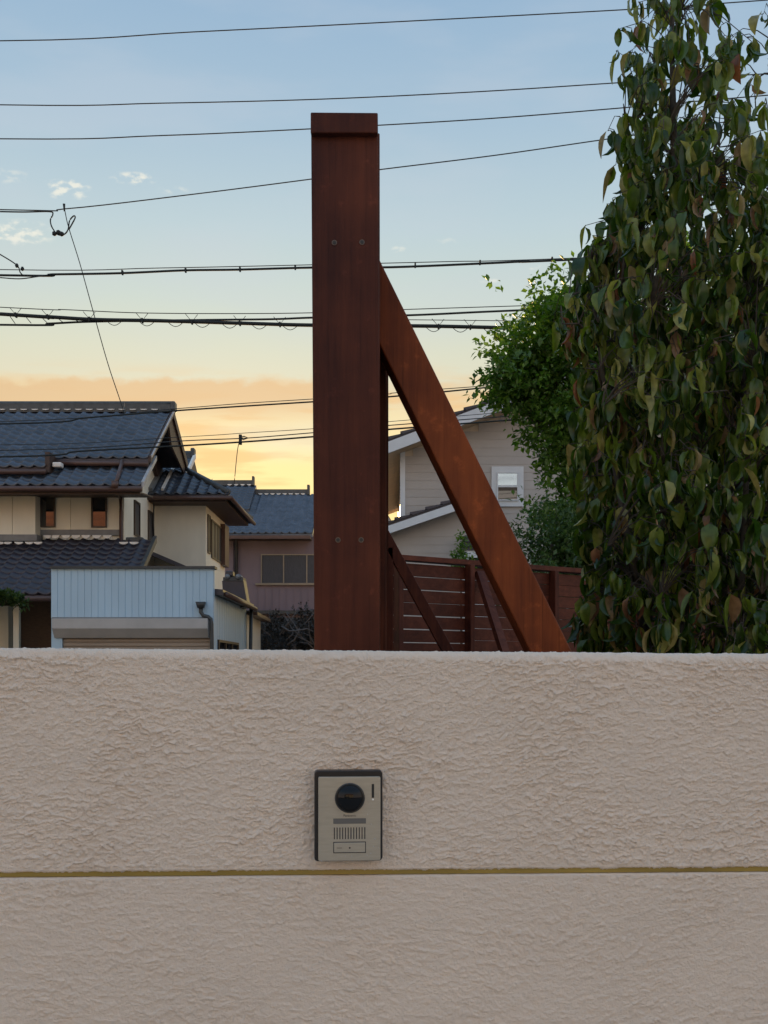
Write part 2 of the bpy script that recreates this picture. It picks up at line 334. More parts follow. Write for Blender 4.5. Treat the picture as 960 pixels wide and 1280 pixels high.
# ================================================================== rendered garden wall
def perlin(x, y, seed):
    g = np.random.default_rng(seed); perm = g.permutation(512); ang = g.random(512)*2*np.pi
    gx, gy = np.cos(ang), np.sin(ang)
    xi = np.floor(x).astype(int); yi = np.floor(y).astype(int); xf, yf = x-xi, y-yi
    def gr(a, b, dx_, dy_):
        h = perm[(perm[a & 511] + b) & 511]; return gx[h]*dx_ + gy[h]*dy_
    u = xf*xf*xf*(xf*(xf*6-15)+10); v = yf*yf*yf*(yf*(yf*6-15)+10)
    a = gr(xi, yi, xf, yf); b = gr(xi+1, yi, xf-1, yf); c = gr(xi, yi+1, xf, yf-1); d = gr(xi+1, yi+1, xf-1, yf-1)
    return (a+(b-a)*u) + ((c+(d-c)*u) - (a+(b-a)*u))*v
def sstep(a, b, t): t = np.clip((t-a)/(b-a), 0, 1); return t*t*(3-2*t)
def stucco(x, z, amp):
    ang = perlin(x*2.1+7, z*2.4, 2); ca = .38*ang                 # sweep of the trowel
    wx = x + .004*perlin(x*40, z*40, 1); wz = z + ca*x*.25 + .05*ang + .0026*perlin(x*55, z*75, 3) + .0012*perlin(x*150, z*150, 14)
    c = perlin(wx*17, wz*60, 6)
    def teeth(f, sx_, sd, lo, hi):                                # dragged ledges: proud at their lower lip, fading upward
        ph = wz*f + 1.6*perlin(wx*sx_, wz*f*.45, sd) + .7*perlin(wx*sx_*2.8, wz*f*.9, sd+1)
        fr = ph - np.floor(ph); m_ = sstep(lo, hi, perlin(wx*sx_*1.3+11, wz*f*.7, sd+2))
        return m_*np.where(fr < .12, fr/.12, 1 - (fr-.12)/.88)
    fine = perlin(x*380, z*430, 9)*.8 + perlin(x*230+5, z*270, 10)*.9
    rip = sstep(.33, .36, perlin(wx*20+9, wz*115, 12))
    patch = .65 + .5*sstep(-.2, .3, perlin(x*6, z*8, 8))
    return amp*((.62*teeth(128, 38, 20, -.10, .18) + .52*teeth(205, 70, 30, -.10, .14) + .30*rip)*patch + .34*fine + .06*c)
WZT, WG1, WG0, WTH = 1.554, 1.2428, 1.2350, .15
def wall_panel(name, prof, parent, amp, m):
    """prof: list of (y, z, ny, nz, k) down the section; k scales the relief"""
    xs = np.unique(np.concatenate([np.linspace(-2.6, -.64, 60), np.linspace(-.64, .64, 1080), np.linspace(.64, 2.6, 60)]))
    pr = np.array(prof); nx, npf = len(xs), len(pr)
    arc = np.concatenate([[0], np.cumsum(np.hypot(np.diff(pr[:,0]), np.diff(pr[:,1])))])
    X, A = np.meshgrid(xs, arc); d = stucco(X, A + (0 if name == 'upper_panel' else 3.3), amp) * pr[:,4][:,None]
    Yv = pr[:,0][:,None] + d*pr[:,2][:,None]; Zv = pr[:,1][:,None] + d*pr[:,3][:,None]
    V = np.stack([X, Yv + 0*X, Zv + 0*X], -1).reshape(-1, 3).astype(np.float32)
    i = np.arange((npf-1)*nx).reshape(npf-1, nx)[:, :-1].ravel()
    Q = np.stack([i, i+1, i+1+nx, i+nx], 1).astype(np.int32)
    me = bpy.data.meshes.new(name); me.vertices.add(len(V)); me.vertices.foreach_set('co', V.ravel())
    me.loops.add(Q.size); me.loops.foreach_set('vertex_index', Q.ravel())
    me.polygons.add(len(Q)); me.polygons.foreach_set('loop_start', np.arange(0, Q.size, 4, dtype=np.int32))
    me.polygons.foreach_set('use_smooth', np.ones(len(Q), dtype=bool)); me.update(calc_edges=True); me.validate()
    me.materials.append(m); o = bpy.data.objects.new(name, me); link(o); o.parent = parent; return o
M['stucco'] = mat('beige_trowelled_render', (.75, .625, .515), .82, var=.035, vscale=4, stretch=(1,1,2), bump=.0022, bscale=420, spec=.25)
wall = thing('garden_wall', (0, 1.48, 0), 'beige rough trowelled rendered wall with an olive joint line across it', 'wall', rz=R(4.1))
wall.rotation_euler = (0, R(.38), R(4.1))
r = .012; prof = [(.02, WG1, 0, -1, 0), (.003, WG1, -.3, -.9, .7)]
for z in np.linspace(WG1+.002, WZT-r, 240): prof.append((0, z, -1, 0, 1 if z > WG1+.006 else .5))
for a in np.linspace(0, 90, 8)[1:]: prof.append((r - r*math.cos(R(a)), WZT - r + r*math.sin(R(a)), -math.cos(R(a)), math.sin(R(a)), .5))
for y in np.linspace(.02, WTH, 24)[1:]: prof.append((y, WZT, 0, 1, .35))
for z in np.linspace(WZT-.01, WG1, 12): prof.append((WTH, z, 1, 0, .3))
wall_panel('upper_panel', prof, wall, .0037, M['stucco'])
prof = [(WTH, .0, 1, 0, 0), (WTH, WG0, 1, 0, 0), (.02, WG0, 0, 1, 0), (.002, WG0, -.3, .9, .2)]
for z in np.linspace(WG0-.002, .96, 210): prof.append((0, z, -1, 0, .85))
for z in np.linspace(.95, 0, 30): prof.append((0, z, -1, 0, .85))
wall_panel('lower_panel', prof, wall, .0031, M['stucco'])
MB().box(-2.6, 2.6, .0025, .14, WG0+.0012, WG1+.0004).build('joint_strip', M['olive'], wall, local=True)

# ================================================================== video door intercom
ic = thing('door_intercom', (XX(435, 1.4765), 1.4762, ZZ(1019, 1.462)), 'champagne metal video door intercom with black surround on the rendered wall', 'intercom', rz=R(4.1))
k = .000151
def U(u): return (u-482)*k
def W(v): return -(v-579)*k
def rbox(x0, x1, z0, z1, y0, y1, rad, n=5):
    pts = []
    for cx_, cz_, a0 in ((x1-rad, z1-rad, 0), (x0+rad, z1-rad, 90), (x0+rad, z0+rad, 180), (x1-rad, z0+rad, 270)):
        for i in range(n+1):
            a = R(a0 + 90*i/n); pts.append((cx_+rad*math.cos(a), y1, cz_+rad*math.sin(a)))
    return MB().prism(pts, (0, y0-y1, 0))
rbox(U(166), U(799), W(1000), W(158), -.020, .004, .0055).build('back_cover', M['plastic'], ic, local=True, bevel=.0015)
pl = rbox(U(202), U(777), W(991), W(214), -.0248, -.015, .0022).build('front_plate', M['plate'], ic, local=True, bevel=.0008)
lens = MB().lathe((U(493), -.0248, W(410)), [(.0210, .002), (.0210, -.0008), (.0198, -.0014)], 'y', 40).build('camera_window', M['lens2'], ic, True, local=True)
MB().lathe((U(493), -.0255, W(410)), [(.0199*math.cos(R(a)), -.0125*math.sin(R(a))) for a in (0, 12, 25, 40, 55, 70, 82, 89)], 'y', 40).build('lens_dome', M['lens'], lens, True, local=True)
MB().box(U(695), U(718), -.0251, -.020, W(410), W(282)).build('sensor_slot', M['hole'], ic, local=True)
MB().lathe((U(706), -.0245, W(426)), [(.0014, .001), (.0014, -.0006), (.0009, -.001)], 'y', 14).build('indicator_light', M['led'], ic, True, local=True)
MB().box(U(340), U(642), -.0251, -.020, W(648), W(598)).build('name_strip', M['nameplate'], ic, local=True)
for i in range(12):
    x = 350 + i*25.6
    MB().box(U(x-5), U(x+5), -.0250, -.020, W(790), W(682)).build('speaker_slot', M['ink'], ic, local=True)
bt = MB().box(U(340), U(642), -.0250, -.020, W(919), W(814)).build('button_surround', M['ink'], ic, local=True)
MB().box(U(347), U(635), -.0258, -.020, W(912), W(822)).build('call_button', M['plate'], bt, local=True, bevel=.0006)
MB().lathe((U(492), -.0256, W(870)), [(.0013, .001), (.0013, -.0004)], 'y', 12).build('button_mark', M['ink'], bt, local=True)
MB().box(U(372), U(420), -.02605, -.025, W(872), W(868)).build('button_line', M['ink'], bt, local=True)
fc = bpy.data.curves.new('brand_text', 'FONT'); fc.body = 'Panasonic'; fc.size = .0045; fc.align_x = 'CENTER'; fc.align_y = 'CENTER'; fc.extrude = .0001
fo = bpy.data.objects.new('brand_text', fc); link(fo); bpy.context.view_layer.update()
fm = bpy.data.meshes.new_from_object(fo.evaluated_get(bpy.context.evaluated_depsgraph_get())); bpy.data.objects.remove(fo)
fm.materials.clear(); fm.materials.append(M['ink'])
fo = bpy.data.objects.new('brand_lettering', fm); link(fo); fo.parent = ic; fo.location = (U(492), -.02495, W(573)); fo.rotation_euler = (R(90), 0, 0)
M['water'] = glass_mat('water_drop', (.5, .5, .5), .05)
for (u, v) in ((372, 862), (480, 906), (545, 908), (448, 946), (510, 950), (686, 925), (652, 942), (712, 860), (760, 875), (725, 790), (655, 565), (690, 655), (372, 905), (602, 850), (230, 988)):
    MB().lathe((U(u), -.0249, W(v)), [(.0008, 0), (.0006, -.0007), (.0002, -.0009)], 'y', 8).build('water_droplet', M['water'], ic, True, local=True)

# ================================================================== timber frames and fences behind the wall
def bolt(parent, px, py, Y):
    p = P(px, py, Y)
    b = MB().lathe(p, [(.0048, .004), (.0048, -.0012), (.0036, -.0012)], 'y', 16).build('bolt', M['steel'], parent)
    MB().lathe(p + Vector((0, -.0004, 0)), [(.0034, .003), (.0034, -.0015)], 'y', 12).build('bolt_socket', M['hole'], b)
YP = 1.88
tf = thing('timber_frame', (-.07, 1.92, 0), 'tall dark red timber post with a long diagonal brace behind the rendered wall', 'timber post')
def slab_px(pts, Y, th):   # a board whose front outline is given at depth Y
    return MB().prism([P(a, b, Y) for a, b in pts], (0, th, 0))
def ext(px0, py0, px1, py1, py): return px0 + (px1-px0)*(py-py0)/(py1-py0)
PB = HY + CZ/YP*F
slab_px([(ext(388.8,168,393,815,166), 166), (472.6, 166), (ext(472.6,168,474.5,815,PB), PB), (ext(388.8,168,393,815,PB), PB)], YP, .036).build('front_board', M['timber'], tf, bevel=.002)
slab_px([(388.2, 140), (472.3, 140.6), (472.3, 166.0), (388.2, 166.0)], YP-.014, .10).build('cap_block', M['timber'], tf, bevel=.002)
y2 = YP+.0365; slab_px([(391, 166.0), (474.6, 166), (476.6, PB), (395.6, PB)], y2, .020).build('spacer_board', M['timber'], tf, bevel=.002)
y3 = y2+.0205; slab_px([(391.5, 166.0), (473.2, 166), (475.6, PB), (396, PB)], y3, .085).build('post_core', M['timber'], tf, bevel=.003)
for b in ((418, 303.5), (452.5, 303), (422.5, 675), (451.5, 675)): bolt(tf, *b, YP)
YB = 1.945; PBb = HY + CZ/YB*F
def brline(x, y, yy, s=.4909): return x + (yy-y)*s
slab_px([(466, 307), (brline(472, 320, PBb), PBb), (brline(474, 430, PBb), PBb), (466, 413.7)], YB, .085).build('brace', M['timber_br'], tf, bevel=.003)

# low fence running away behind the post, seen edge on
sf = thing('side_fence', (0.0, 4.2, 0), 'red timber slat fence seen edge on, running back from the tall post', 'fence')
for i in range(26):
    z = .10 + i*.083
    if z > 2.15: break
    MB().hexa([(-.026,2.05,z),(.0035,2.05,z),(.012,6.40,z),(-.018,6.40,z),(-.026,2.05,z+.076),(.0035,2.05,z+.076),(.012,6.40,z+.076),(-.018,6.40,z+.076)]).build('slat', M['timber_x'], sf)
MB().hexa([(-.035,2.05,2.17),(.006,2.05,2.17),(.018,6.40,2.17),(-.026,6.40,2.17),(-.035,2.05,2.205),(.006,2.05,2.205),(.018,6.40,2.205),(-.026,6.40,2.205)]).build('top_rail', M['timber_x'], sf)

MB().box(-.034, .0045, 2.03, 2.0495, 0, 2.206).build('end_stile', M['timber'], sf, bevel=.002)
MB().box(.0046, .009, 2.12, 2.2, 0, 2.15).build('cover_strip', M['timber'], sf)
t2 = thing('timber_frame', (.02, 5.2, 0), 'smaller dark timber support with shadowed diagonal brace against the edge-on fence', 'timber post')
MB().box(.0135, .046, 5.16, 5.25, 0, 2.13).build('post', M['timber'], t2, bevel=.003)
Y2 = 5.16; B2 = HY + CZ/Y2*F
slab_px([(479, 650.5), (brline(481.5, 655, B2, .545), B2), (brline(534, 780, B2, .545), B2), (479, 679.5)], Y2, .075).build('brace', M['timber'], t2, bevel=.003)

# back fence: slats, rail, posts, brace
bf = thing('back_fence', (.7, 6.95, 0), 'dark red horizontal slat fence standing behind the diagonal braces', 'fence')
A0, A1 = Vector((.045, 6.5, 0)), Vector((2.35, 8.1, 0)); ud = (A1-A0).normalized(); nd = Vector((ud.y, -ud.x, 0))   # nd points to the camera
FL = (A1-A0).length
def fbox(s0, s1, d0, d1, z0, z1): 
    q = [A0 + ud*s + nd*d for s, d in ((s0,d0),(s1,d0),(s1,d1),(s0,d1))]
    return MB().hexa([p+Vector((0,0,z0)) for p in q] + [p+Vector((0,0,z1)) for p in q])
fbox(-.01, FL, -.045, .045, 2.205, 2.238).build('top_rail', M['timber_x'], bf, bevel=.002)
def s_at(px):   # distance along the fence for a pixel column
    m = (px-CX)/F; return (m*A0.y - A0.x)/(ud.x - m*ud.y)
BAYS = [0.0] + [s_at(q) for q in (582, 687, 800, 905)] + [FL]
gaps = [.006, .008, .003, .009, .008, .006, .003, .007, .004]
for bay in range(5):
    s0, s1 = BAYS[bay], BAYS[bay+1]; z = 2.19
    for i in range(25):
        h = .077; jit = random.uniform(-.002, .002)
        fbox(s0+.0006, s1-.0006, -.012+jit, .012+jit, z-h, z).build('slat', M['timber_x'], bf)
        z -= h + gaps[(i + bay) % 9]*(.45 if bay else 1)
        if z < .12: break
for px in (493, 582, 687, 800, 905):
    s = s_at(px); fbox(s-.018, s+.018, .013, .075, 0, 2.204).build('post', M['timber'], bf, bevel=.003)
for px in (586, 800):
    p = A0 + ud*(s_at(px)+.038) + nd*.06; MB().beam(p + Vector((0,0,2.16)), p + nd*1.02 + Vector((0,0,.0)), .034, .06, ud).build('brace', M['timber_x'], bf)

# ================================================================== tiled house on the left
hA = thing('tiled_house', (-7.5, 25, 0), 'cream two storey house with dark glazed tile roofs behind the pale blue garage', 'house')
SLP = .656
XR = -5.13; XL = -13.5
def tile_mesh(w, ln, hgt=.052, th=.034):
    """one S shaped roof tile: x across, y up the slope, z out"""
    xs = [0, .10, .22, .36, .55, .78, .92, 1.0]; hs = [.9, 1.0, .72, .25, .02, .12, .5, .86]
    m = MB(); v = []
    for (yy, zz) in ((0, -th), (0, 0), (ln, -.012)):
        for a, h in zip(xs, hs): v.append((a*w*1.03, yy, h*hgt + zz + .012))
    n = len(xs); f = []
    for r_ in range(2):
        for i in range(n-1): f.append((r_*n+i, r_*n+i+1, (r_+1)*n+i+1, (r_+1)*n+i))
    return m.add(v, f)
TW, TL = .265, .235
TILE = {}
def tiles(roof, org, u, v, ncol, nrow, m, keep, w=TW, ln=TL):
    """lay tiles from the eave corner org along u and up v; keep(i,j,p) -> 'part', 'stuff' or None"""
    u = Vector(u).normalized(); v = Vector(v).normalized(); n = u.cross(v).normalized()
    if n.z < 0: n = -n
    key = (m.name, w, ln)
    tm = tile_mesh(w, ln*1.14)
    if key not in TILE:
        TILE[key] = tm.mesh('roof_tile', m, True)
    rot = Matrix((u, v, n)).transposed()
    st = MB(); root = roof
    while root.parent: root = root.parent
    off = ORI[root.name]
    for j in range(nrow):
        for i in range(ncol):
            p = Vector(org) + u*(i*w) + v*(j*ln) + n*(.006 + random.uniform(0, .004))
            kk = keep(i, j, p + u*w*.5 + v*ln*.5)
            if kk == 'part':
                o = bpy.data.objects.new('roof_tile', TILE[key]); link(o); o.parent = roof
                jr = Matrix.Rotation(random.uniform(-.012, .012), 3, 'Z') @ Matrix.Rotation(random.uniform(-.012, .012), 3, 'Y')
                o.matrix_local = Matrix.Translation(p - off) @ (rot @ jr).to_4x4()
            elif kk == 'stuff':
                st.add([p + rot @ Vector(q) for q in tm.v], tm.f)
    if st.v: tag(st.build('tile_field', m, roof, True), kind='stuff')
# walls
wallA = MB().prism([(-5.875, 23.5, 0), (-5.875, 26.6, 0), (-5.875, 26.6, 6.45), (-5.875, 25.4, 7.25), (-5.875, 23.5, 6.05)], (-8, 0, 0)).build('wall', M['cream'], hA)
# siding panels on the front
def pxpanel(name, m, parent, px0, px1, py0, py1, Y, th, bevel=0): 
    return MB().box(XX(px0,Y), XX(px1,Y), Y, Y+th, ZZ(py1,Y), ZZ(py0,Y)).build(name, m, parent, bevel=bevel)
for a, b in ((51, 88), (88.5, 149), (149.5, 155)):
    pxpanel('siding_panel', M['cream'], wallA, a, b, 606, 662, 23.47, .028)
for a, b in ((-60, 15), (15.6, 44)):
    pxpanel('siding_panel', M['cream'], wallA, a, b, 600, 668, 23.08, .39)
tr = pxpanel('base_flashing', M['trimgrey'], hA, 50, 149, 662, 669, 23.42, .08)
pxpanel('base_flashing', M['trimgrey'], hA, -60, 46, 668, 676, 23.02, .40)
def window(parent, px0, px1, py0, py1, Y, fm, gm, fw=1.6, mull=(), dep=.06):
    w = MB(); x0, x1, z0, z1 = XX(px0,Y), XX(px1,Y), ZZ(py1,Y), ZZ(py0,Y); t = fw*Y/F
    w.box(x0, x0+t, Y-.02, Y+dep, z0, z1).box(x1-t, x1, Y-.02, Y+dep, z0, z1).box(x0+t, x1-t, Y-.02, Y+dep, z0, z0+t).box(x0+t, x1-t, Y-.02, Y+dep, z1-t, z1)
    for mx_ in mull: xx = XX(mx_, Y); w.box(xx-t/2, xx+t/2, Y-.015, Y+dep, z0+t, z1-t)
    o = w.build('window', fm, parent)
    edges = [x0+t] + [XX(m_, Y) for m_ in mull] + [x1-t]
    for a, b in zip(edges[:-1], edges[1:]): MB().box(a+.004, b-.004, Y+.012, Y+.03, z0+t, z1-t).build('pane', gm, o)
    return o
window(hA, 50.5, 69, 615, 659, 23.44, M['bronze'], M['glass'])
window(hA, 114, 133.5, 615, 659.5, 23.44, M['bronze'], M['glass'])
def side_window(parent, X, y0, y1, z0, z1, fm, gm, n=1, s=1):
    w = MB(); t = .045; w.box(X-.03, X+.035*s, y0, y0+t, z0, z1).box(X-.03, X+.035*s, y1-t, y1, z0, z1).box(X-.03, X+.035*s, y0+t, y1-t, z0, z0+t).box(X-.03, X+.035*s, y0+t, y1-t, z1-t, z1)
    ys = np.linspace(y0+t, y1-t, n+1)
    for q in ys[1:-1]: w.box(X-.03, X+.03*s, q-.02, q+.02, z0+t, z1-t)
    o = w.build('window', fm, parent)
    for a, b in zip(ys[:-1], ys[1:]): MB().box(X-.02, X+.015, a+.004, b-.004, z0+t, z1-t).build('pane', gm, o)
side_window(hA, -5.875, 24.4, 24.95, 4.65, 5.48, M['bronze'], M['curtain'])
side_window(hA, -5.875, 25.85, 26.4, 4.66, 5.46, M['bronze'], M['curtain'])
# main roof
def slope_pts(x0, x1, y0, z0, y1, z1, th=.10): return [(x0,y0,z0-th),(x1,y0,z0-th),(x1,y1,z1-th),(x0,y1,z1-th),(x0,y0,z0),(x1,y0,z0),(x1,y1,z1),(x0,y1,z1)]
YE, ZE, YRg, ZRg = 22.9, 6.18, 25.4, 7.82
XS = -7.27
m = MB(); m.hexa(slope_pts(XL, XR-.06, YE, ZE-.04, YRg, ZRg-.04)); m.hexa(slope_pts(XL, XS, YE-.4, ZE-.04-SLP*.4, YE, ZE-.04)); m.hexa(slope_pts(XL, XR-.06, YRg, ZRg-.04, 27.2, 6.86))
roofA = m.build('roof', M['tile_dark'], hA)
MB().hexa(slope_pts(XR-.06, XR, YE-.01, ZE+.02, YRg, ZRg+.02, .16)).hexa(slope_pts(XR-.06, XR, YRg, ZRg+.02, 27.2, 6.92, .2)).build('barge_board', M['brownwood'], roofA)
for a, b in (((YE-.01, ZE), (YRg, ZRg)),):
    MB().hexa(slope_pts(XR+.002, XR+.03, a[0], a[1]+.035, b[0], b[1]+.035, .05)).build('rake_edge', M['rake'], roofA)
vA = Vector((0, YRg-YE, ZRg-ZE)); nr = int(vA.length/TL)
XA0 = XR - .06 - 16*TW
tiles(roofA, (XA0, YE-.02, ZE-.04), (1,0,0), vA, 16, nr, M['tile'], lambda i, j, p: 'part')
tiles(roofA, (XA0-14*TW, YE-.02, ZE-.04), (1,0,0), vA, 14, nr, M['tile'], lambda i, j, p: 'stuff')
vA2 = Vector((0, .4, .4*SLP))
tiles(roofA, (XA0, YE-.44, ZE-.04-SLP*.42), (1,0,0), vA2, 8, 2, M['tile'], lambda i, j, p: 'part' if p.x < XS else None)
tiles(roofA, (XA0-14*TW, YE-.44, ZE-.04-SLP*.42), (1,0,0), vA2, 14, 2, M['tile'], lambda i, j, p: 'stuff')
MB().box(XL, XR+.01, YRg-.10, YRg+.10, ZRg-.06, ZRg+.13).build('ridge_course', M['ridge'], roofA)
MB().tube([(XL, YRg, ZRg+.15), (XR-.02, YRg, ZRg+.15)], .075, 10).build('ridge_cap', M['ridge'], roofA, True)
MB().box(XR-.06, XR+.05, YRg-.14, YRg+.14, ZRg-.02, ZRg+.20).build('ridge_end_tile', M['ridge'], roofA, bevel=.03)
def crescent(roof, x, y, z, w=.20, h=.05):
    pts = [(x + w/2*math.cos(R(a)), y, z - h*math.sin(R(a))) for a in range(0, 181, 30)]
    MB().prism(pts, (0, .05, 0)).build('mortar_crescent', M['mortar'], roof)
for i in range(15): crescent(roofA, XA0 + TW*(i+.55), YRg-.135, ZRg+.005, .17, .025)
# gable face under the rake
MB().prism([(-5.9, 23.4, 6.0), (-5.9, 25.4, 7.65), (-5.9, 27.0, 6.75), (-5.9, 26.9, 6.3), (-5.9, 25.4, 7.0), (-5.9, 23.9, 5.98)], (.12, 0, 0)).build('gable_trim', M['brownwood'], hA)
MB().prism([(XR-.10, 25.0, 7.5), (XR-.10, 25.4, 7.72), (XR-.10, 27.1, 6.84), (XR-.10, 27.1, 6.55), (XR-.10, 25.4, 6.95)], (.05, 0, 0)).build('gable_board', M['brownwood'], hA)
# eave gutters
MB().tube([(XS+.02, YE-.07, ZE-.15), (XR-.05, YE-.07, ZE-.17)], .06, 8).build('gutter', M['gutter'], roofA, True)
MB().tube([(XL, YE-.49, ZE-.42), (XS-.02, YE-.49, ZE-.42)], .06, 8).build('gutter', M['gutter'], roofA, True)
MB().box(XS-.06, XS+.04, YE-.42, YE+.03, ZE-.42, ZE+.02).build('step_board', M['brownwood'], roofA)
# pent roof below the main eave
YP0, ZP0, YP1, ZP1 = 22.2, 5.46, 23.45, 6.27
pent = MB().hexa(slope_pts(XL, XR-.05, YP0, ZP0-.04, YP1, ZP1-.04, .09)).build('pent_roof', M['tile_dark'], hA)
vP = Vector((0, YP1-YP0, ZP1-ZP0)); nrp = int(vP.length/TL)
tiles(pent, (XR-.05-8*TW, YP0-.02, ZP0-.04), (1,0,0), vP, 8, nrp, M['tile'], lambda i, j, p: 'part')
tiles(pent, (XR-.05-30*TW, YP0-.02, ZP0-.04), (1,0,0), vP, 22, nrp, M['tile'], lambda i, j, p: 'part' if (j == 0 and i > 12) else 'stuff')
MB().hexa(slope_pts(XR-.05, XR+.01, YP0-.01, ZP0+.05, YP1, ZP1+.05, .11)).build('rake_edge', M['rake'], pent)
MB().box(XX(66,22.6), XX(77,22.6), 22.55, 22.75, ZZ(584,22.6), ZZ(578,22.6)).build('mortar_patch', M['mortar'], pent, bevel=.02)
MB().tube([(XL, YP0-.07, ZP0-.11), (XR-.02, YP0-.07, ZP0-.12)], .062, 8).build('gutter', M['gutter'], pent, True)
MB().box(XL, XR-.08, YP0+.02, YP0+.06, ZP0-.22, ZP0-.13).build('fascia_board', M['brownwood'], pent)
MB().hexa(slope_pts(XL, XR-.08, YP0+.06, ZP0-.16, 23.44, ZP0-.06, .03)).build('soffit', M['brownwood'], pent)
dp = MB(); dp.tube([P(153, 576, 22.85), P(146.5, 599, 22.12), P(144, 606, 22.14)], .045, 8)
dp.tube([P(144, 603, 22.16), P(146, 611, 22.2), P(150.5, 622, 23.38), P(151.5, 640, 23.38), P(151.5, 682, 23.36), P(148, 707, 22.5)], .045, 8)
dp.box(XX(140.5,22.1), XX(148,22.1), 22.02, 22.16, ZZ(610,22.1), ZZ(602,22.1)).build('downpipe', M['gutter'], hA, True)
# lower tiled roof over the ground floor
YL0, ZL0, YL1, ZL1 = 21.2, 3.06, 23.45, 4.46
lower = MB().hexa(slope_pts(XL, -5.20, YL0, ZL0-.04, YL1, ZL1-.04, .1)).build('lower_roof', M['tile_dark'], hA)
vL = Vector((0, YL1-YL0, ZL1-ZL0)); nrl = int(vL.length/TL)
tiles(lower, (-5.20-30*TW, YL0-.02, ZL0-.04), (1,0,0), vL, 30, nrl, M['tile_dark'], lambda i, j, p: 'stuff')
for px in (60, 69, 82.5, 95, 107.5, 121, 134): crescent(lower, XX(px, 23.22), 23.20, ZZ(669.0, 23.22), .2, .075)
for px in (1, 10, 24, 37, 48): crescent(lower, XX(px, 22.9), 22.86, ZZ(677.5, 22.9), .19, .055)
for px in (157, 170): crescent(lower, XX(px, 23.2), 23.0, ZZ(678, 23.1), .2, .055)
MB().tube([(XL, YL0-.06, ZL0-.12), (-5.2, YL0-.06, ZL0-.12)], .06, 8).build('gutter', M['gutter'], lower, True)
MB().hexa(slope_pts(-5.2, -5.12, YL0, ZL0+.05, YL1, ZL1+.05, .16)).build('rake_edge', M['ridge'], lower)
MB().box(XX(158,23.4), XX(180,23.4), 23.3, 23.45, ZZ(681,23.4), ZZ(672,23.4)).build('ridge_end_tile', M['ridge'], lower, bevel=.03)
# ground floor
MB().box(XL, -5.9, 23.2, 23.49, 0, 3.9).build('ground_floor_wall', M['brownwood'], hA)
MB().box(XX(-60,22.9), XX(10.5,22.9), 22.9, 23.18, 0, 2.9).build('porch_panel', M['cream'], hA)
MB().box(XX(16.5,21.9), XX(23.5,21.9), 21.9, 22.02, 0, 3.2).build('porch_pillar', M['cream'], hA)
MB().box(XX(-40,21.9), XX(-33,21.9), 21.9, 22.02, 0, 3.2).build('porch_pillar', M['cream'], hA)
# rear wing with hip and gable roof
WX1 = -4.56; MB().box(-9.5, WX1, 26.61, 29.8, 0, 6.0).build('wing_wall', M['cream'], hA)
EX0, EX1, EY0, EY1, EZ = -6.2, -3.865, 25.9, 30.5, 5.85
q = 1.315; zg = EZ + .6*q; gx = EX1 - q; yr = 28.2; zr = EZ + .6*2.3
m = MB(); th = .09
def poly(pts, t=th): m.prism(pts, (0, 0, -t))
poly([(EX0, EY0, EZ), (EX1, EY0, EZ), (gx, EY0+q, zg), (gx, yr, zr), (EX0, yr, zr)])
poly([(EX1, EY0, EZ), (EX1, EY1, EZ), (gx, EY1-q, zg), (gx, EY0+q, zg)])
poly([(EX0, EY1, EZ), (EX0, yr, zr), (gx, yr, zr), (gx, EY1-q, zg), (EX1, EY1, EZ)])
wroof = m.build('wing_roof', M['tile_dark'], hA)
def wkeep(i, j, p): 
    if p.x > gx and (p.y-EY0) > (EX1 - p.x)+.05: return None
    return 'part' if p.x > -5.9 else None
vW = Vector((0, 2.3, 1.38))
tiles(wroof, (EX1-9*TW, EY0-.02, EZ), (1,0,0), vW, 9, int(vW.length/TL), M['tile'], wkeep)
MB().tube([(EX1-.02, EY0, EZ+.06), (gx, EY0+q, zg+.07)], .085, 8).build('hip_ridge', M['ridge'], wroof, True)
MB().tube([(EX1-.02, EY1, EZ+.06), (gx, EY1-q, zg+.07)], .085, 8).build('hip_ridge', M['ridge'], wroof, True)
MB().box(EX0, gx+.02, yr-.10, yr+.10, zr-.05, zr+.10).tube([(EX0, yr, zr+.11), (gx, yr, zr+.11)], .08, 8).build('ridge_course', M['ridge'], wroof)
MB().box(gx-.05, gx+.06, yr-.13, yr+.13, zr, zr+.25).build('ridge_end_tile', M['ridge'], wroof, bevel=.03)
MB().prism([(gx-.02, EY0+q-.1, zg-.02), (gx-.02, yr, zr+.02), (gx-.02, EY1-q+.1, zg-.02)], (.04, 0, 0)).build('small_gable', M['brownwood'], wroof)
MB().beam((gx+.05, EY0+q-.15, zg-.06), (gx+.05, yr, zr+.05), .06, .12).build('rake_edge', M['mortar'], wroof)
MB().box(EX0, EX1-.1, EY0+.05, 26.6, EZ-.17, EZ-.10).box(WX1, EX1-.1, 26.6, EY1-.1, EZ-.17, EZ-.10).build('soffit', M['brownwood'], wroof)
MB().tube([(EX0+.3, EY0-.06, EZ-.09), (EX1+.06, EY0-.06, EZ-.09), (EX1+.06, EY1, EZ-.09)], .055, 8).build('gutter', M['gutter'], wroof, True)
MB().beam((-5.83, 25.95, 5.98), (-5.83, 27.2, 6.72), .10, .10, (0,0,1)).build('roof_flashing', M['trimgrey'], wroof)
MB().beam((-5.55, 26.05, 5.99), (-5.55, 27.6, 6.92), .06, .09, (0,0,1)).build('roof_flashing', M['mortar'], wroof)
side_window(hA, WX1, 26.82, 27.2, 4.5, 5.5, M['bronze'], M['curtain'])
side_window(hA, WX1, 27.4, 29.0, 4.44, 5.45, M['bronze'], M['curtain'], 3)
MB().box(WX1, WX1+.13, 29.0, 29.75, 4.4, 5.55).build('shutter_case', M['gutter'], hA)
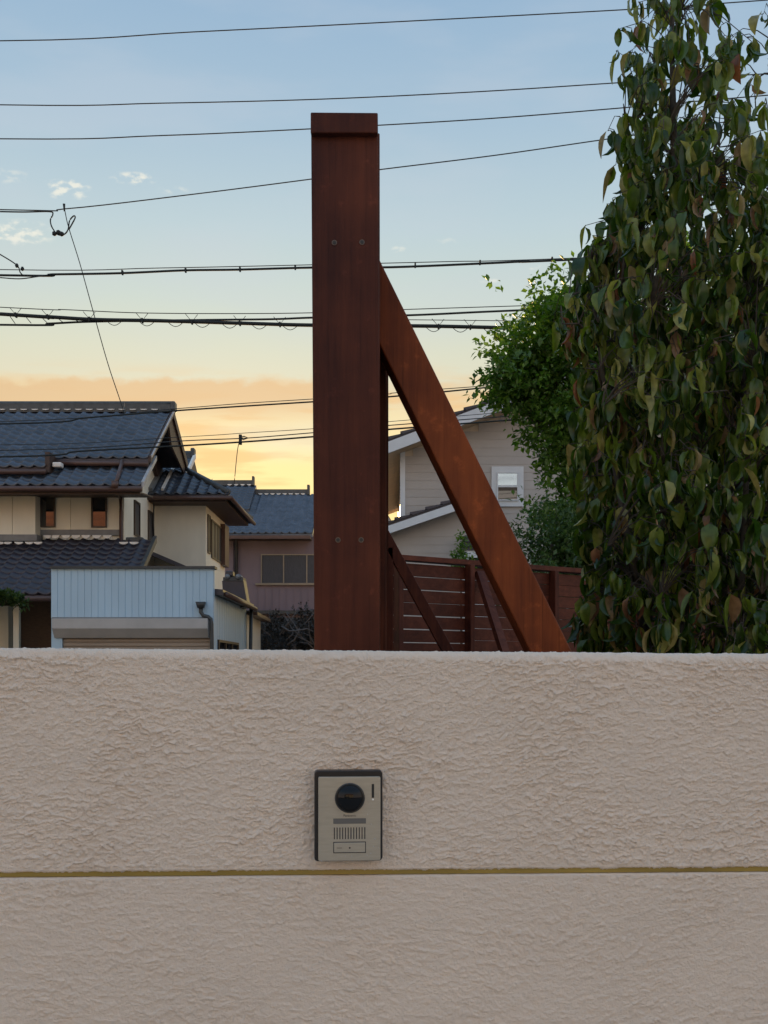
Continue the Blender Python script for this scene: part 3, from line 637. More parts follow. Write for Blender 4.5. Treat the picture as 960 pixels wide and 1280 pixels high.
MB().hexa([(-5.87,25.0,4.36),(-4.75,25.0,3.88),(-4.75,26.6,3.88),(-5.87,26.6,4.36),(-5.87,25.0,4.46),(-4.75,25.0,3.98),(-4.75,26.6,3.98),(-5.87,26.6,4.46)]).build('lean_to_roof', M['tile_dark'], hA)
MB().tube([(-5.83,26.3,6.0),(-5.80,26.2,5.6),(-5.83,26.3,5.2),(-5.84,26.4,4.7)], .02, 6).build('cable_entry', M['darkmetal'], hA, True)

# ================================================================== pale blue garage
YG = 18.5; gx0, gx1 = XX(64, YG), XX(267, YG)
gr = thing('garage', ((gx0+gx1)/2, 20.5, 0), 'pale blue ribbed steel garage with rolling shutter below the tiled house', 'garage')
ztop, zfas, zbox, zshut = ZZ(711, YG), ZZ(773, YG), ZZ(786, YG), ZZ(797.5, YG)
# ribbed fascia sheet
m = MB(); nrib = 24; vs_ = []; 
for i in range(nrib):
    a = gx0 + (gx1-gx0)*i/nrib; b = gx0 + (gx1-gx0)*(i+1)/nrib; w = b-a
    for f_, d in ((0, 0), (.90, 0), (.92, .009), (.97, .009)): vs_.append((a + w*f_, d))
vs_.append((gx1, 0)); n = len(vs_)
m.add([(x, YG+d, zfas) for x, d in vs_] + [(x, YG+d, ztop) for x, d in vs_], [(i, i+1, n+i+1, n+i) for i in range(n-1)])
fas = m.build('ribbed_fascia', M['garage'], gr)
MB().box(gx0+.005, gx1-.005, YG+.016, YG+.16, zfas, ztop).build('parapet', M['garage'], gr)
MB().box(gx0-.01, gx1+.03, YG-.05, YG+.22, ztop, ztop+.045).build('coping', M['darkmetal'], gr)
MB().box(gx0, gx0+.19, YG+.01, YG+.14, 0, zfas).build('jamb', M['garage'], gr)
MB().box(gx1-.06, gx1, YG+.01, YG+.14, 0, zfas).build('jamb', M['garage'], gr)
MB().box(gx0+.02, gx1-.03, YG-.03, YG-.005, zfas-.005, zfas+.02).build('drip_strip', M['trimgrey'], gr)
MB().prism([(gx0+.06, YG-.16, zfas-.008), (gx0+.06, YG-.16, zbox), (gx0+.06, YG-.02, zshut), (gx0+.06, YG+.10, zshut), (gx0+.06, YG+.10, zfas-.008)], (gx1-gx0-.14, 0, 0)).build('shutter_box', M['garage_trim'], gr, bevel=.008)
sh = MB().box(gx0+.19, gx1-.06, YG+.075, YG+.09, 0, zshut+.02).build('shutter', M['shutter'], gr)
sl = MB().prism([(gx0+.2, YG+.074, 0), (gx0+.2, YG+.055, .02), (gx0+.2, YG+.055, .055), (gx0+.2, YG+.074, .072)], (gx1-gx0-.27, 0, 0))
sm = sl.mesh('shutter_slat', M['shutter'], off=ORI[gr.name])
for i in range(27):
    o = bpy.data.objects.new('shutter_slat', sm); link(o); o.parent = sh; o.location = (0, 0, .02 + i*.0755)
# side walls, roof
YG2 = 23.0
m = MB(); ys = np.linspace(YG+.2, YG2, 16)
for a, b in zip(ys[:-1], ys[1:]): m.box(gx1-.10, gx1-.012, a, b-.03, 0, 2.84)
m.box(gx1-.12, gx1-.024, YG+.1, YG2, 0, 2.84); m.build('side_wall', M['garage'], gr)
MB().box(gx0, gx0+.1, YG+.2, YG2, 0, 2.84).box(gx0, gx1-.1, YG2-.1, YG2, 0, 2.84).build('rear_wall', M['garage'], gr)
MB().hexa([(gx0-.05,YG+.17,3.06),(gx1+.14,YG+.17,2.84),(gx1+.14,YG2+.1,2.84),(gx0-.05,YG2+.1,3.06),(gx0-.05,YG+.17,3.16),(gx1+.14,YG+.17,2.94),(gx1+.14,YG2+.1,2.94),(gx0-.05,YG2+.1,3.16)]).build('roof', M['tile_dark'], gr)
MB().tube([(gx1+.18, YG+.3, 2.86), (gx1+.18, YG2+.1, 2.84)], .05, 8).build('gutter', M['gutter'], gr, True)
MB().tube([(gx1+.10, YG2-.05, 2.84), (gx1+.06, YG2-.05, 0)], .04, 8).build('corner_downpipe', M['darkmetal'], gr, True)
side_window(gr, gx1-.012, 19.0, 21.6, 1.2, ZZ(801.5, 20.2), M['bronze'], M['glass'], 3)
m = MB(); h0 = P(251, 756, YG-.08)
m.hexa([(h0.x-.05,h0.y-.06,h0.z-.06),(h0.x+.05,h0.y-.06,h0.z-.06),(h0.x+.05,h0.y+.06,h0.z-.06),(h0.x-.05,h0.y+.06,h0.z-.06),(h0.x-.085,h0.y-.07,h0.z+.05),(h0.x+.085,h0.y-.07,h0.z+.05),(h0.x+.085,h0.y+.07,h0.z+.05),(h0.x-.085,h0.y+.07,h0.z+.05)])
m.tube([P(251,758,YG-.08), P(251,765,YG-.08), P(254,769.5,YG-.08), P(260,771,YG-.08), P(263.5,774,YG-.08), P(264.5,780,YG-.08), P(264.8,815,YG-.08), (gx1-.035, YG-.08, 0)], .036, 8)
m.build('rainwater_pipe', M['darkmetal'], gr, True)
# shed continuing behind
sd_ = thing('garden_shed', (gx1-1.2, 24.4, 0), 'low cream shed with sloping brown eave adjoining the garage side', 'shed')
MB().box(gx1-2.4, gx1-.02, 23.15, 25.7, 0, 2.72).build('wall', M['cream'], sd_)
MB().hexa([(gx1-2.5,23.12,2.9),(gx1+.22,23.12,2.70),(gx1+.22,25.8,2.66),(gx1-2.5,25.8,2.9),(gx1-2.5,23.12,3.0),(gx1+.22,23.12,2.78),(gx1+.22,25.8,2.74),(gx1-2.5,25.8,3.0)]).build('roof', M['gutter'], sd_)
side_window(sd_, gx1-.02, 24.6, 25.4, 1.2, 1.95, M['bronze'], M['glass'])
# small tiled roof end standing over the garage roof
tr_ = thing('roof_end', (gx1-.2, 22.2, 2.98), 'small dark tiled roof end with two grey rounded ridge tiles above the garage', 'roof end')
ya = 22.0; MB().prism([P(277.5, 726, ya), P(304, 724.5, ya), P(309.5, 757, ya), P(300, 760, ya), P(279, 748, ya)], (0, .5, 0)).build('roof', M['tile_dark'], tr_)
MB().box(XX(279,ya), XX(304,ya), ya-.02, ya+.45, ZZ(726,ya), ZZ(721.5,ya)).build('ridge_course', M['ridge'], tr_)
for px in (284.5, 298): MB().tube([(XX(px,ya), ya-.06, ZZ(721,ya)), (XX(px,ya), ya+.4, ZZ(721,ya))], .055, 12).build('round_ridge_tile', M['trimgrey'], tr_, True)
MB().box(XX(282,ya), XX(291,ya), ya, ya+.3, ZZ(720,ya), ZZ(713.5,ya)).build('end_tile', M['tile_dark'], tr_, bevel=.02)

# ================================================================== mauve house
YB_ = 36.0
hB = thing('mauve_house', (-5, 38.5, 0), 'mauve rendered house with blue grey tile roof seen between tiled house and post', 'house')
bx0, bx1 = -9.5, -2.2
MB().box(bx0, bx1-.2, YB_, 41.5, 0, 6.2).build('wall', M['mauve'], hB)
MB().prism([(bx1-.201, YB_, 6.2), (bx1-.201, 38.9, 7.75), (bx1-.201, 41.5, 6.2)], (-7, 0, 0)).build('gable_wall', M['mauve'], hB)
BE, BZ, BR, BRZ = 35.3, 6.09, 38.9, 8.0
m = MB().hexa(slope_pts(bx0, -2.42, BE, BZ, BR, BRZ, .12)).hexa(slope_pts(bx0, -2.42, BR, BRZ, 42.4, 6.1, .12))
rB = m.build('roof', M['tile'], hB)
vB = Vector((0, BR-BE, BRZ-BZ))
tiles(rB, (-2.44-27*TW, BE-.02, BZ+.005), (1,0,0), vB, 27, int(vB.length/TL), M['tile'], lambda i, j, p: 'stuff')
xs_ = XX(320, 38.9)
ru = MB().hexa(slope_pts(bx0, xs_, 37.0, BZ+.53*1.7+.16, BR+.1, BRZ+.38, .2)).hexa(slope_pts(bx0, xs_, BR+.1, BRZ+.38, 41.0, BRZ-.8, .2)).build('upper_roof', M['tile'], hB)
tiles(ru, (xs_-10*TW, 37.0-.02, BZ+.53*1.7+.165), (1,0,0), (0, 2.0, BRZ+.38-(BZ+.53*1.7+.16)), 10, 9, M['tile'], lambda i, j, p: 'stuff')
MB().box(bx0, XX(386,38.9), BR-.1, BR+.1, BRZ-.02, BRZ+.20).build('ridge_course', M['ridge'], rB)
MB().box(XX(384,38.8), XX(387,38.8), BR-.16, BR+.16, BRZ, BRZ+.36).build('ridge_end_tile', M['ridge'], rB)
MB().box(bx0, XX(317,39), BR, BR+.2, BRZ+.36, BRZ+.56).build('ridge_course', M['ridge'], ru)
MB().box(XX(315.5,39), XX(318,39), BR-.05, BR+.25, BRZ+.36, BRZ+.7).build('ridge_end_tile', M['ridge'], ru)
for i in range(8): crescent(rB, XX(325.5+i*7.6, 38.78), 38.76, BRZ+.04, .16, .05)
for i in range(4): crescent(ru, XX(287+i*8.2, 38.9), 38.86, BRZ+.40, .16, .05)
MB().box(bx0, -2.5, BE-.08, BE, BZ-.18, BZ-.07).build('gutter', M['gutter'], rB)
MB().box(bx0, -2.5, BE, YB_, BZ-.16, BZ-.13).build('soffit', M['brownwood'], rB)
window(hB, 326, 414, 692.5, 730.5, YB_-.03, M['alu'], M['curtain'], 1.5, (354.5, 383.5))
MB().box(XX(319.5,YB_), XX(414,YB_), YB_-.10, YB_, ZZ(731.5,YB_), ZZ(729,YB_)).build('window_sill', M['alu'], hB)
MB().tube([P(295.5, 671, 35.6), P(295.5, 680, 35.9), P(295.5, 815, 35.9)], .06, 8).build('downpipe', M['darkmetal'], hB, True)
MB().box(XX(281,YB_), XX(292,YB_), YB_-.06, YB_, 0, 6.1).build('corner_panel', M['mauve'], hB)
MB().box(-6, bx1-.1, YB_-.5, YB_+.0, ZZ(768,YB_), ZZ(764,YB_)).build('lower_eave', M['darkmetal'], hB)
for i in range(9):
    x = XX(322 + i*9.0, YB_); MB().box(x-.012, x+.012, YB_-.012, YB_, ZZ(763,YB_), ZZ(733,YB_)).build('render_joint', M['mauve'], hB)

# ================================================================== siding house on the right
YC = 19.0
hC = thing('siding_house', (4.2, 22.5, 0), 'grey beige lap siding house with white framed sash window behind the fence', 'house')
cx0, cx1 = XX(503, YC), 8.0; apx = 4.2; RS = .377
zE = ZZ(549, 18.4) - .10; 
def zroof(x): return zE + RS*(x-XX(482,18.4)) if x < apx else zE + RS*(2*apx-XX(482,18.4)-x)
MB().prism([(cx0+.01, YC+.012, 0), (cx1, YC+.012, 0), (cx1, YC+.012, zroof(cx1)-.1), (apx, YC+.012, zroof(apx)-.15), (cx0+.01, YC+.012, zroof(cx0)-.1)], (0, 6.5, 0)).build('wall', M['sidewall'], hC)
zb = 1.2
while zb < 6.9:
    zt = zb + .148
    xa = max(cx0, (zt + .12 - zE)/RS + XX(482,18.4)); xb = min(cx1, 2*apx - ((zt + .12 - zE)/RS + XX(482,18.4)))
    if xb - xa > .3: MB().prism([(xa, YC+.012, zb), (xa, YC-.010, zb), (xa, YC-.004, zt+.004), (xa, YC+.012, zt+.004)], (xb-xa, 0, 0)).build('siding_board', M['siding'], hC)
    zb += .15
MB().box(cx0-.04, cx0+.05, YC-.03, YC+.10, 0, zroof(cx0)-.06).build('corner_board', M['white'], hC)
ex = XX(482, 18.4)
m = MB(); yb0, yb1 = 18.4, 26.2
for s in (0, 1):
    xa, xb = (ex, apx) if s == 0 else (2*apx-ex, apx)
    za = zE; zb_ = zroof(apx)
    m.hexa([(xa,yb0,za),(xb,yb0,zb_),(xb,yb1,zb_),(xa,yb1,za),(xa,yb0,za+.07),(xb,yb0,zb_+.07),(xb,yb1,zb_+.07),(xa,yb1,za+.07)])
rC = m.build('roof', M['tile_dark'], hC)
def roof_edge_tiles(parent, x0, x1, yb, zf, n, d=.30):
    for i in range(n):
        a = x0 + (x1-x0)*i/n; b = x0 + (x1-x0)*(i+1)/n + .04; za, zb2 = zf(a), zf(b)
        MB().hexa([(a,yb-.03,za+.072),(b,yb-.03,zb2+.062),(b,yb+d,zb2+.062),(a,yb+d,za+.072),(a,yb-.03,za+.135),(b,yb-.03,zb2+.085),(b,yb+d,zb2+.085),(a,yb+d,za+.135)]).build('roof_tile', M['tile_dark'], parent)
roof_edge_tiles(rC, ex-.02, apx, 18.4, zroof, 15, 7.8)
for xa, xb in ((ex, apx), (2*apx-ex, apx)):
    za, zb_ = zE, zroof(apx); MB().hexa([(xa,18.36,za-.17),(xb,18.36,zb_-.17),(xb,18.40,zb_-.17),(xa,18.40,za-.17),(xa,18.36,za+.03),(xb,18.36,zb_+.03),(xb,18.40,zb_+.03),(xa,18.40,za+.03)]).build('barge_board', M['white'], rC)
    MB().hexa([(xa,18.405,za-.13),(xb,18.405,zb_-.13),(xb,26.1,zb_-.13),(xa,26.1,za-.13),(xa,18.405,za-.10),(xb,18.405,zb_-.10),(xb,26.1,zb_-.10),(xa,26.1,za-.10)]).build('soffit', M['soffit'], rC)
MB().tube([(ex-.06, 18.36, zE-.02), (ex-.06, 26.2, zE-.02)], .055, 8).build('gutter', M['white'], rC, True)
MB().tube([(ex-.04, 25.6, zE-.08), (cx0-.07, 25.6, zE-.5), (cx0-.07, 25.6, 0)], .04, 8).build('downpipe', M['white'], rC, True)
wC = window(hC, 621, 648, 590, 626, YC-.055, M['white'], M['glass'], 1.5, (), .05)
Yw = YC-.05
m = MB(); m.box(XX(614.5,Yw), XX(621,Yw), Yw, YC+.01, ZZ(633,Yw), ZZ(583,Yw)).box(XX(648,Yw), XX(654.5,Yw), Yw, YC+.01, ZZ(633,Yw), ZZ(583,Yw)).box(XX(621,Yw), XX(648,Yw), Yw, YC+.01, ZZ(590,Yw), ZZ(583,Yw)).box(XX(621,Yw), XX(648,Yw), Yw, YC+.01, ZZ(633,Yw), ZZ(626,Yw))
m.build('window_casing', M['white'], wC)
pxpanel('upper_pane', M['mirrorglass'], wC, 622.6, 646.6, 591.5, 606.4, YC-.052, .012)
pxpanel('meeting_rail', M['white'], wC, 622, 647, 606.5, 609, YC-.065, .06)
pxpanel('lower_blind', M['bronze'], wC, 623, 646.5, 609.3, 613, YC-.055, .02)
# lean-to with its own rake in front of the wall on the left
YD = 18.75; lx0, lx1 = XX(455, YD), XX(606, YD); LS = .34
def zlow(x): return ZZ(657, 18.4) + LS*(x - XX(483, 18.4)) - .03
lt = MB().hexa([(lx0,18.4,zlow(lx0)),(lx1,18.4,zlow(lx1)),(lx1,19.0,zlow(lx1)),(lx0,19.0,zlow(lx0)),(lx0,18.4,zlow(lx0)+.06),(lx1,18.4,zlow(lx1)+.06),(lx1,19.0,zlow(lx1)+.06),(lx0,19.0,zlow(lx0)+.06)]).build('lean_to_roof', M['tile_dark'], hC)
roof_edge_tiles(lt, lx0, lx1, 18.4, lambda x: zlow(x)-.012, 8, .6)
MB().hexa([(lx0,18.36,zlow(lx0)-.13),(lx1,18.36,zlow(lx1)-.13),(lx1,18.40,zlow(lx1)-.13),(lx0,18.40,zlow(lx0)-.13),(lx0,18.36,zlow(lx0)+.01),(lx1,18.36,zlow(lx1)+.01),(lx1,18.40,zlow(lx1)+.01),(lx0,18.40,zlow(lx0)+.01)]).build('barge_board', M['white'], lt)
MB().prism([(lx0+.1, YD, 0), (lx1, YD, 0), (lx1, YD, zlow(lx1)-.02), (lx0+.1, YD, zlow(lx0)-.02)], (0, .23, 0)).build('lean_to_wall', M['siding'], hC)
zb = 1.2
while zb < zlow(lx1)-.2:
    xa = max(lx0+.1, (zb+.15-zlow(0)+.03)/LS)
    if lx1-xa > .2: MB().prism([(xa, YD-.001, zb), (xa, YD-.010, zb), (xa, YD-.004, zb+.152), (xa, YD-.001, zb+.152)], (lx1-xa, 0, 0)).build('siding_board', M['siding'], hC)
    zb += .15
bw = MB().prism([P(577, 688, 18.3), P(581, 669, 18.3), P(618, 669, 18.3), P(622, 688, 18.3)], (0, .44, 0)).build('bay_roof', M['tile_dark'], hC)
MB().box(XX(579.5,18.32), XX(620,18.32), 18.32, 18.74, 1.4, ZZ(688.2,18.32)).build('bay_window', M['white'], hC)
pxpanel('pane', M['glass'], bw, 586, 614, 697, 720, 18.30, .02)
for j in range(3):
    pxpanel('roof_course', M['ridge'], bw, 578.5+j*1.2, 620.5-j*1.2, 681-j*6, 683-j*6, 18.27, .05)

# sunlit house glimpsed through the tree
hD = thing('far_house', (11.5, 28.5, 0), 'pale house with blue grey roof glimpsed through gaps in the drooping tree', 'house')
MB().box(8.6, 15, 26, 32, 0, 5.2).build('wall', M['sidewall'], hD)
MB().prism([(8.6, 26.01, 5.2), (8.6, 29, 8.2), (8.6, 31.99, 5.2)], (6.4, 0, 0)).build('gable', M['sidewall'], hD)
MB().hexa(slope_pts(8.2, 15.4, 25.5, 4.75, 29, 8.35, .12)).hexa(slope_pts(8.2, 15.4, 29, 8.35, 32.5, 4.75, .12)).build('roof', M['tile'], hD)
MB().hexa(slope_pts(8.8, 15.4, 24.3, 3.6, 26, 4.3, .1)).build('porch_roof', M['tile'], hD)
window(hD, 950, 985, 640, 670, 25.97, M['white'], M['glass'], 2)

# unseen houses: left one mirrored in windows, rear one added to bounce sunset light
hN = thing('neighbour_house', (-14, 7, 0), 'neighbouring house with orange brown roof beside the tiled house, outside the picture', 'house')
MB().box(-18, -10, 4.2, 10.4, 0, 6.0).build('wall', M['cream'], hN)
MB().prism([(-18, 4.2, 6.0), (-18, 7.3, 8.6), (-18, 10.4, 6.0)], (8, 0, 0)).build('gable', M['cream'], hN)
M['redtile'] = mat('orange_brown_tile', (.36, .15, .07), .6, var=.2, vscale=6)
MB().hexa(slope_pts(-18.5, -9.5, 3.6, 5.6, 7.3, 8.8, .12)).hexa(slope_pts(-18.5, -9.5, 7.3, 8.8, 11.0, 5.6, .12)).build('roof', M['redtile'], hN)
hO = thing('added_opposite_house', (0, -17, 0), 'unseen cream two storey house added behind the viewer to bounce sunset light', 'house')
MB().box(-8, 7, -21, -14, 0, 6.6).build('wall', M['cream'], hO)
MB().prism([(-8, -21, 6.6), (-8, -17.5, 8.6), (-8, -14, 6.6)], (15, 0, 0)).build('gable', M['cream'], hO)
MB().hexa(slope_pts(-8.5, 7.5, -21.6, 6.3, -17.5, 8.75, .12)).hexa(slope_pts(-8.5, 7.5, -17.5, 8.75, -13.4, 6.3, .12)).build('roof', M['redtile'], hO)
for xw in (-5.5, -1, 3.5):
    for zw in (1.0, 4.1):
        wo_ = MB().box(xw-.9, xw+.9, -14.02, -13.95, zw, zw+1.2).build('window', M['alu'], hO); MB().box(xw-.82, xw+.82, -13.955, -13.93, zw+.08, zw+1.12).build('pane', M['glass'], wo_)

# ================================================================== foliage builders
def leaf_shape(L, Wd, fold, bend, twist, rows=5):
    """drooping leaf hanging down -z from its stalk at the origin, folded along the midrib"""
    v = []; f = []; p = Vector((0, 0, 0)); a = R(random.uniform(20, 60)); cur = a
    for k_ in range(rows+1):
        t = k_/rows
        w = Wd*.5*(math.sin(math.pi*min(1, t**.8*1.0))**.8 if 0 < t < 1 else 0.0) + (.0006 if k_ in (0, rows) else 0)
        w *= (1.05 - .42*t)
        d = Vector((0, -math.sin(cur), -math.cos(cur))); nrm = Vector((0, -math.cos(cur), math.sin(cur)))
        tw = twist*t; s = Vector((math.cos(tw), math.sin(tw)*.6, 0))
        for sg in (-1, 1):
            v.append(p + s*(sg*w*math.cos(fold)) + nrm*(w*math.sin(fold)))
        v.insert(len(v)-1, p.copy())
        p = p + d*(L/rows); cur -= (a + bend)/rows
    for k_ in range(rows):
        b = 3*k_
        f += [(b, b+1, b+4, b+3), (b+1, b+2, b+5, b+4)]
    return MB().add(v, f)
def quad_leaf(mb, p, L, W_, d, n):
    d = Vector(d).normalized(); s = d.cross(Vector(n)); s = s.normalized() if s.length > 1e-4 else Vector((1,0,0)); n2 = s.cross(d)
    p = Vector(p); q = [p, p + d*L*.5 + s*W_*.5 + n2*W_*.15, p + d*L, p + d*L*.5 - s*W_*.5 + n2*W_*.15]
    mb.add(q, [(0,1,2), (0,2,3)])
def rvec(): 
    v = Vector(rng.normal(size=3)); return v.normalized()
def crown(name, parent, blobs, count, L, m, clump=.16, per=14, droop=.2, sub=0, sig=.1):
    """many leaf faces in twig clumps spread through overlapping blobs (centre, radii)"""
    mb = MB(); vol = np.array([b[1][0]*b[1][1]*b[1][2] for b in blobs])**.8; vol = vol/vol.sum()
    def pick():
        ctr, rad = blobs[rng.choice(len(blobs), p=vol)]
        d = rvec(); rr = rng.random()**.42
        return d, Vector((ctr[0]+d.x*rad[0]*rr, ctr[1]+d.y*rad[1]*rr, ctr[2]+d.z*rad[2]*rr))
    subs = [pick() for _ in range(sub)]
    for c in range(count):
        if sub:
            d, sc_ = subs[rng.integers(sub)]; cen = sc_ + Vector(rng.normal(size=3))*sig + Vector((d.x, d.y, .3))*sig*rng.random()*1.6
        else: d, cen = pick()
        out = Vector((d.x, d.y, d.z*.6+.25)).normalized()
        for k_ in range(per):
            p = cen + rvec()*clump*rng.random()**.6 + out*clump*.4*rng.random()
            dd = out*.5 + rvec()*.8 + Vector((0,0,-droop)); l = L*rng.uniform(.6, 1.25)
            quad_leaf(mb, p, l, l*.55, dd, Vector((0,0,1)) + rvec()*.7)
    return tag(mb.build(name, m, parent), kind='stuff')

# ================================================================== green tree beyond the fence
YM = 10.2
def blob(px, py, rpx, Y=YM, rd=1.0, sy=1.0):
    p = P(px, py, Y); r_ = rpx/F*Y; return ((p.x, p.y, p.z), (r_, r_*rd, r_*sy))
tm_ = thing('broadleaf_tree', (XX(800, YM), YM+.3, 0), 'bright green small leaved tree growing beyond the red fence', 'tree')
bl = [blob(735, 410, 46), blob(702, 440, 52), blob(658, 472, 32), blob(650, 492, 26), blob(706, 520, 46), blob(728, 580, 38), blob(770, 500, 90), blob(820, 420, 95), blob(890, 380, 62), blob(910, 470, 90), blob(820, 600, 80), blob(676, 535, 20), blob(634, 474, 16), blob(620, 468, 8), blob(668, 420, 10), blob(690, 382, 12), blob(728, 630, 36), blob(742, 665, 36), blob(720, 380, 30), blob(905, 600, 95, YM+1.2), blob(945, 720, 90, YM+1.2), blob(850, 720, 90, YM+1.2), blob(780, 700, 60, YM+1.0), blob(980, 560, 80, YM+1.0)]
crown('crown', tm_, bl[:6] + bl[11:19], 1750, .076, M['leaf_mid'], .10, 12, .2, 120, .11)
crown('crown', tm_, bl[6:11] + bl[19:], 3800, .066, M['leaf_mid'], .12, 14, .2, 420, .15)
m = MB(); base = Vector((XX(800,YM), YM+.3, 0)); fork = Vector((XX(800,YM)-.05, YM+.3, 2.6))
m.tube([base, base + Vector((.03,0,1.3)), fork], .11, 8, .08)
for b in bl: 
    c = Vector(b[0]); mid = fork.lerp(c, .5) + Vector((0, 0, .15)); m.tube([fork, mid, c], .045, 6, .012)
m.build('trunk', M['bark'], tm_, True)
sb = thing('evergreen_shrub', (XX(690, 9.0), 9.0, 0), 'dark evergreen shrub rising just behind the red fence beside the sash window', 'shrub')
crown('crown', sb, [blob(702, 676, 44, 9.0), blob(678, 704, 30, 9.0), blob(720, 690, 50, 9.0), blob(668, 660, 12, 9.0), blob(690, 740, 60, 9.0)], 650, .05, M['leaf_dark'], .09, 14, .2, 90, .08)
MB().tube([(XX(690,9.0), 9, 0), (XX(692,9.0), 9, 1.4), (XX(690,9.0), 9, 2.6)], .05, 6, .015).build('trunk', M['bark'], sb, True)
s2 = thing('leafy_shrub', (XX(578, 16.5), 16.5, 0), 'small leafy shrub beside the bay window of the siding house', 'shrub')
crown('crown', s2, [blob(577, 690, 8, 16.5), blob(574, 705, 12, 16.5), blob(590, 700, 8, 16.5), blob(575, 672, 5, 16.5)], 60, .07, M['leaf_mid'], .09, 10)
MB().tube([(XX(578,16.5), 16.5, 0), (XX(576,16.5), 16.5, 3.2)], .04, 6, .01).build('trunk', M['bark'], s2, True)
# garden shrub with pale branches before the mauve house
s3 = thing('tangled_shrub', (XX(365, 26.5), 26.5, 0), 'dark tangled garden shrub with pale bare branches before the mauve house', 'shrub')
crown('crown', s3, [blob(348, 805, 30, 26.5), blob(385, 800, 28, 26.5), blob(345, 780, 16, 26.5), blob(378, 775, 14, 26.5), blob(410, 795, 34, 26.5)], 420, .10, M['leaf_bare'], .2, 10)
m = MB()
for i in range(13):
    a = P(random.uniform(335, 400), random.uniform(790, 815), 25.9); b = a + Vector((random.uniform(-.5, .5), random.uniform(-.2, .1), random.uniform(.15, .75)))
    mid = a.lerp(b, .5) + Vector((random.uniform(-.12, .12), 0, random.uniform(-.05, .12))); m.tube([a, mid, b], .022, 5, .007)
m.tube([P(352,783,25.8), P(362,789,25.7), P(372,788,25.7), P(384,786,25.7), P(391,789,25.7)], .026, 5, .012); m.tube([P(360,806,25.8), P(368,800,25.7), P(373,790,25.7), P(374,785,25.7)], .03, 5, .012)
m.tube([P(368,830,26.2), P(366,800,26.2)], .06, 6, .04)
tag(m.build('branches', M['palebranch'], s3, True), kind='stuff')
MB().box(-4.2, -1.2, 27.6, 27.75, 0, ZZ(772, 27.6)).build('x', M['darkmetal']).name = 'garden_screen'
tag(bpy.data.objects['garden_screen'], 'dark garden screen wall behind the tangled shrub', 'screen wall')
# clipped pine at the far left
pn = thing('clipped_pine', (XX(-25, 19.6), 19.6, 0), 'clipped green pine with a flat cloud of needles before the porch', 'pine tree')
crown('crown', pn, [blob(4, 747, 20, 19.6, 1, .42), blob(25, 752, 12, 19.6, 1, .5), blob(-25, 744, 26, 19.6, 1, .4), blob(-60, 752, 26, 19.6, 1, .5)], 300, .10, M['pine'], .07, 16, -.3)
MB().tube([(XX(-25,19.6), 19.6, 0), (XX(-20,19.6), 19.7, 1.3), (XX(-28,19.6), 19.6, 2.1), (XX(-5,19.6), 19.6, 2.75)], .07, 7, .025).build('trunk', M['bark'], pn, True)

# ================================================================== drooping foreground tree
YT = 3.3
ft = thing('drooping_tree', (XX(872, YT), YT, 0), 'tall slender tree with drooping olive and reddish leaves close behind the wall', 'tree')
LE = [(-120, 800), (0, 790), (60, 778), (110, 774), (150, 776), (190, 756), (230, 764), (285, 752), (310, 738), (345, 716), (420, 690), (470, 704), (520, 706), (560, 700), (620, 706), (660, 698), (700, 712), (760, 704), (815, 716), (1100, 745), (1400, 790)]
RE = [(-120, 850), (0, 872), (70, 922), (120, 918), (200, 922), (260, 935), (300, 975), (420, 1010), (815, 1010), (1100, 985), (1400, 950)]
def lerp_tab(tab, y):
    for (a, x), (b, x2) in zip(tab[:-1], tab[1:]):
        if a <= y <= b: return x + (x2-x)*(y-a)/(b-a)
    return tab[-1][1]
stems = []
def stem(pxs, Y, r0, r1): 
    pts = [P(a, b, Y + c) for a, b, c in pxs]; pts[0].z = 0; stems.append((pts, r0, r1))
GB = HY + CZ/YT*F
stem([(872, GB, 0), (862, 1000, 0), (852, 700, 0), (846, 400, 0), (843, 220, 0), (840, 60, 0), (842, -90, 0)], YT, .030, .004)
stem([(872, GB, 0), (885, 1000, .05), (905, 700, .1), (930, 420, .1), (965, 240, .05), (968, 90, .05), (962, 10, 0)], YT, .026, .004)
stem([(872, GB, 0), (850, 1000, -.06), (800, 760, -.1), (765, 560, -.1), (748, 420, -.08), (738, 345, -.05)], YT, .020, .003)
stem([(872, GB, 0), (900, 1000, -.1), (925, 760, -.15), (935, 560, -.15), (925, 400, -.12)], YT, .020, .004)
m = MB()
for pts, r0, r1 in stems: m.tube(pts, r0, 8, r1)
m.build('trunk', M['bark'], ft, True)
m = MB(); nodes = []
for pts, r0, r1 in stems:
    for a_, b_ in zip(pts[:-1], pts[1:]): nodes += [a_.lerp(b_, t) for t in np.linspace(0, 1, 7)]
for si, (pts, r0, r1) in enumerate(list(stems)):
    L_ = sum((b_-a_).length for a_, b_ in zip(pts[:-1], pts[1:])); d_ = .9
    while d_ < L_ - .08:
        acc_ = 0
        for a_, b_ in zip(pts[:-1], pts[1:]):
            l_ = (b_-a_).length
            if acc_ + l_ >= d_: q = a_.lerp(b_, (d_-acc_)/l_); break
            acc_ += l_
        for s_ in (0, math.pi):
            th = d_*37 + s_ + random.uniform(-.5, .5); ln_ = random.uniform(.18, .42)*min(1.0, .22 + (L_-d_)*.5)
            o_ = Vector((math.cos(th), math.sin(th)*.9, 0)); bp_ = [q, q + o_*ln_*.32 + Vector((0,0,ln_*.34)), q + o_*ln_*.66 + Vector((random.uniform(-.02,.02),0,ln_*.5)), q + o_*ln_ + Vector((0,0,ln_*.46))]
            m.tube(bp_, .0055, 5, .002); nodes += [bp_[0].lerp(bp_[1], .5), bp_[1], bp_[2], bp_[2].lerp(bp_[3], .5), bp_[3]]
        d_ += .15
tag(m.build('branches', M['bark'], ft, True), kind='stuff')
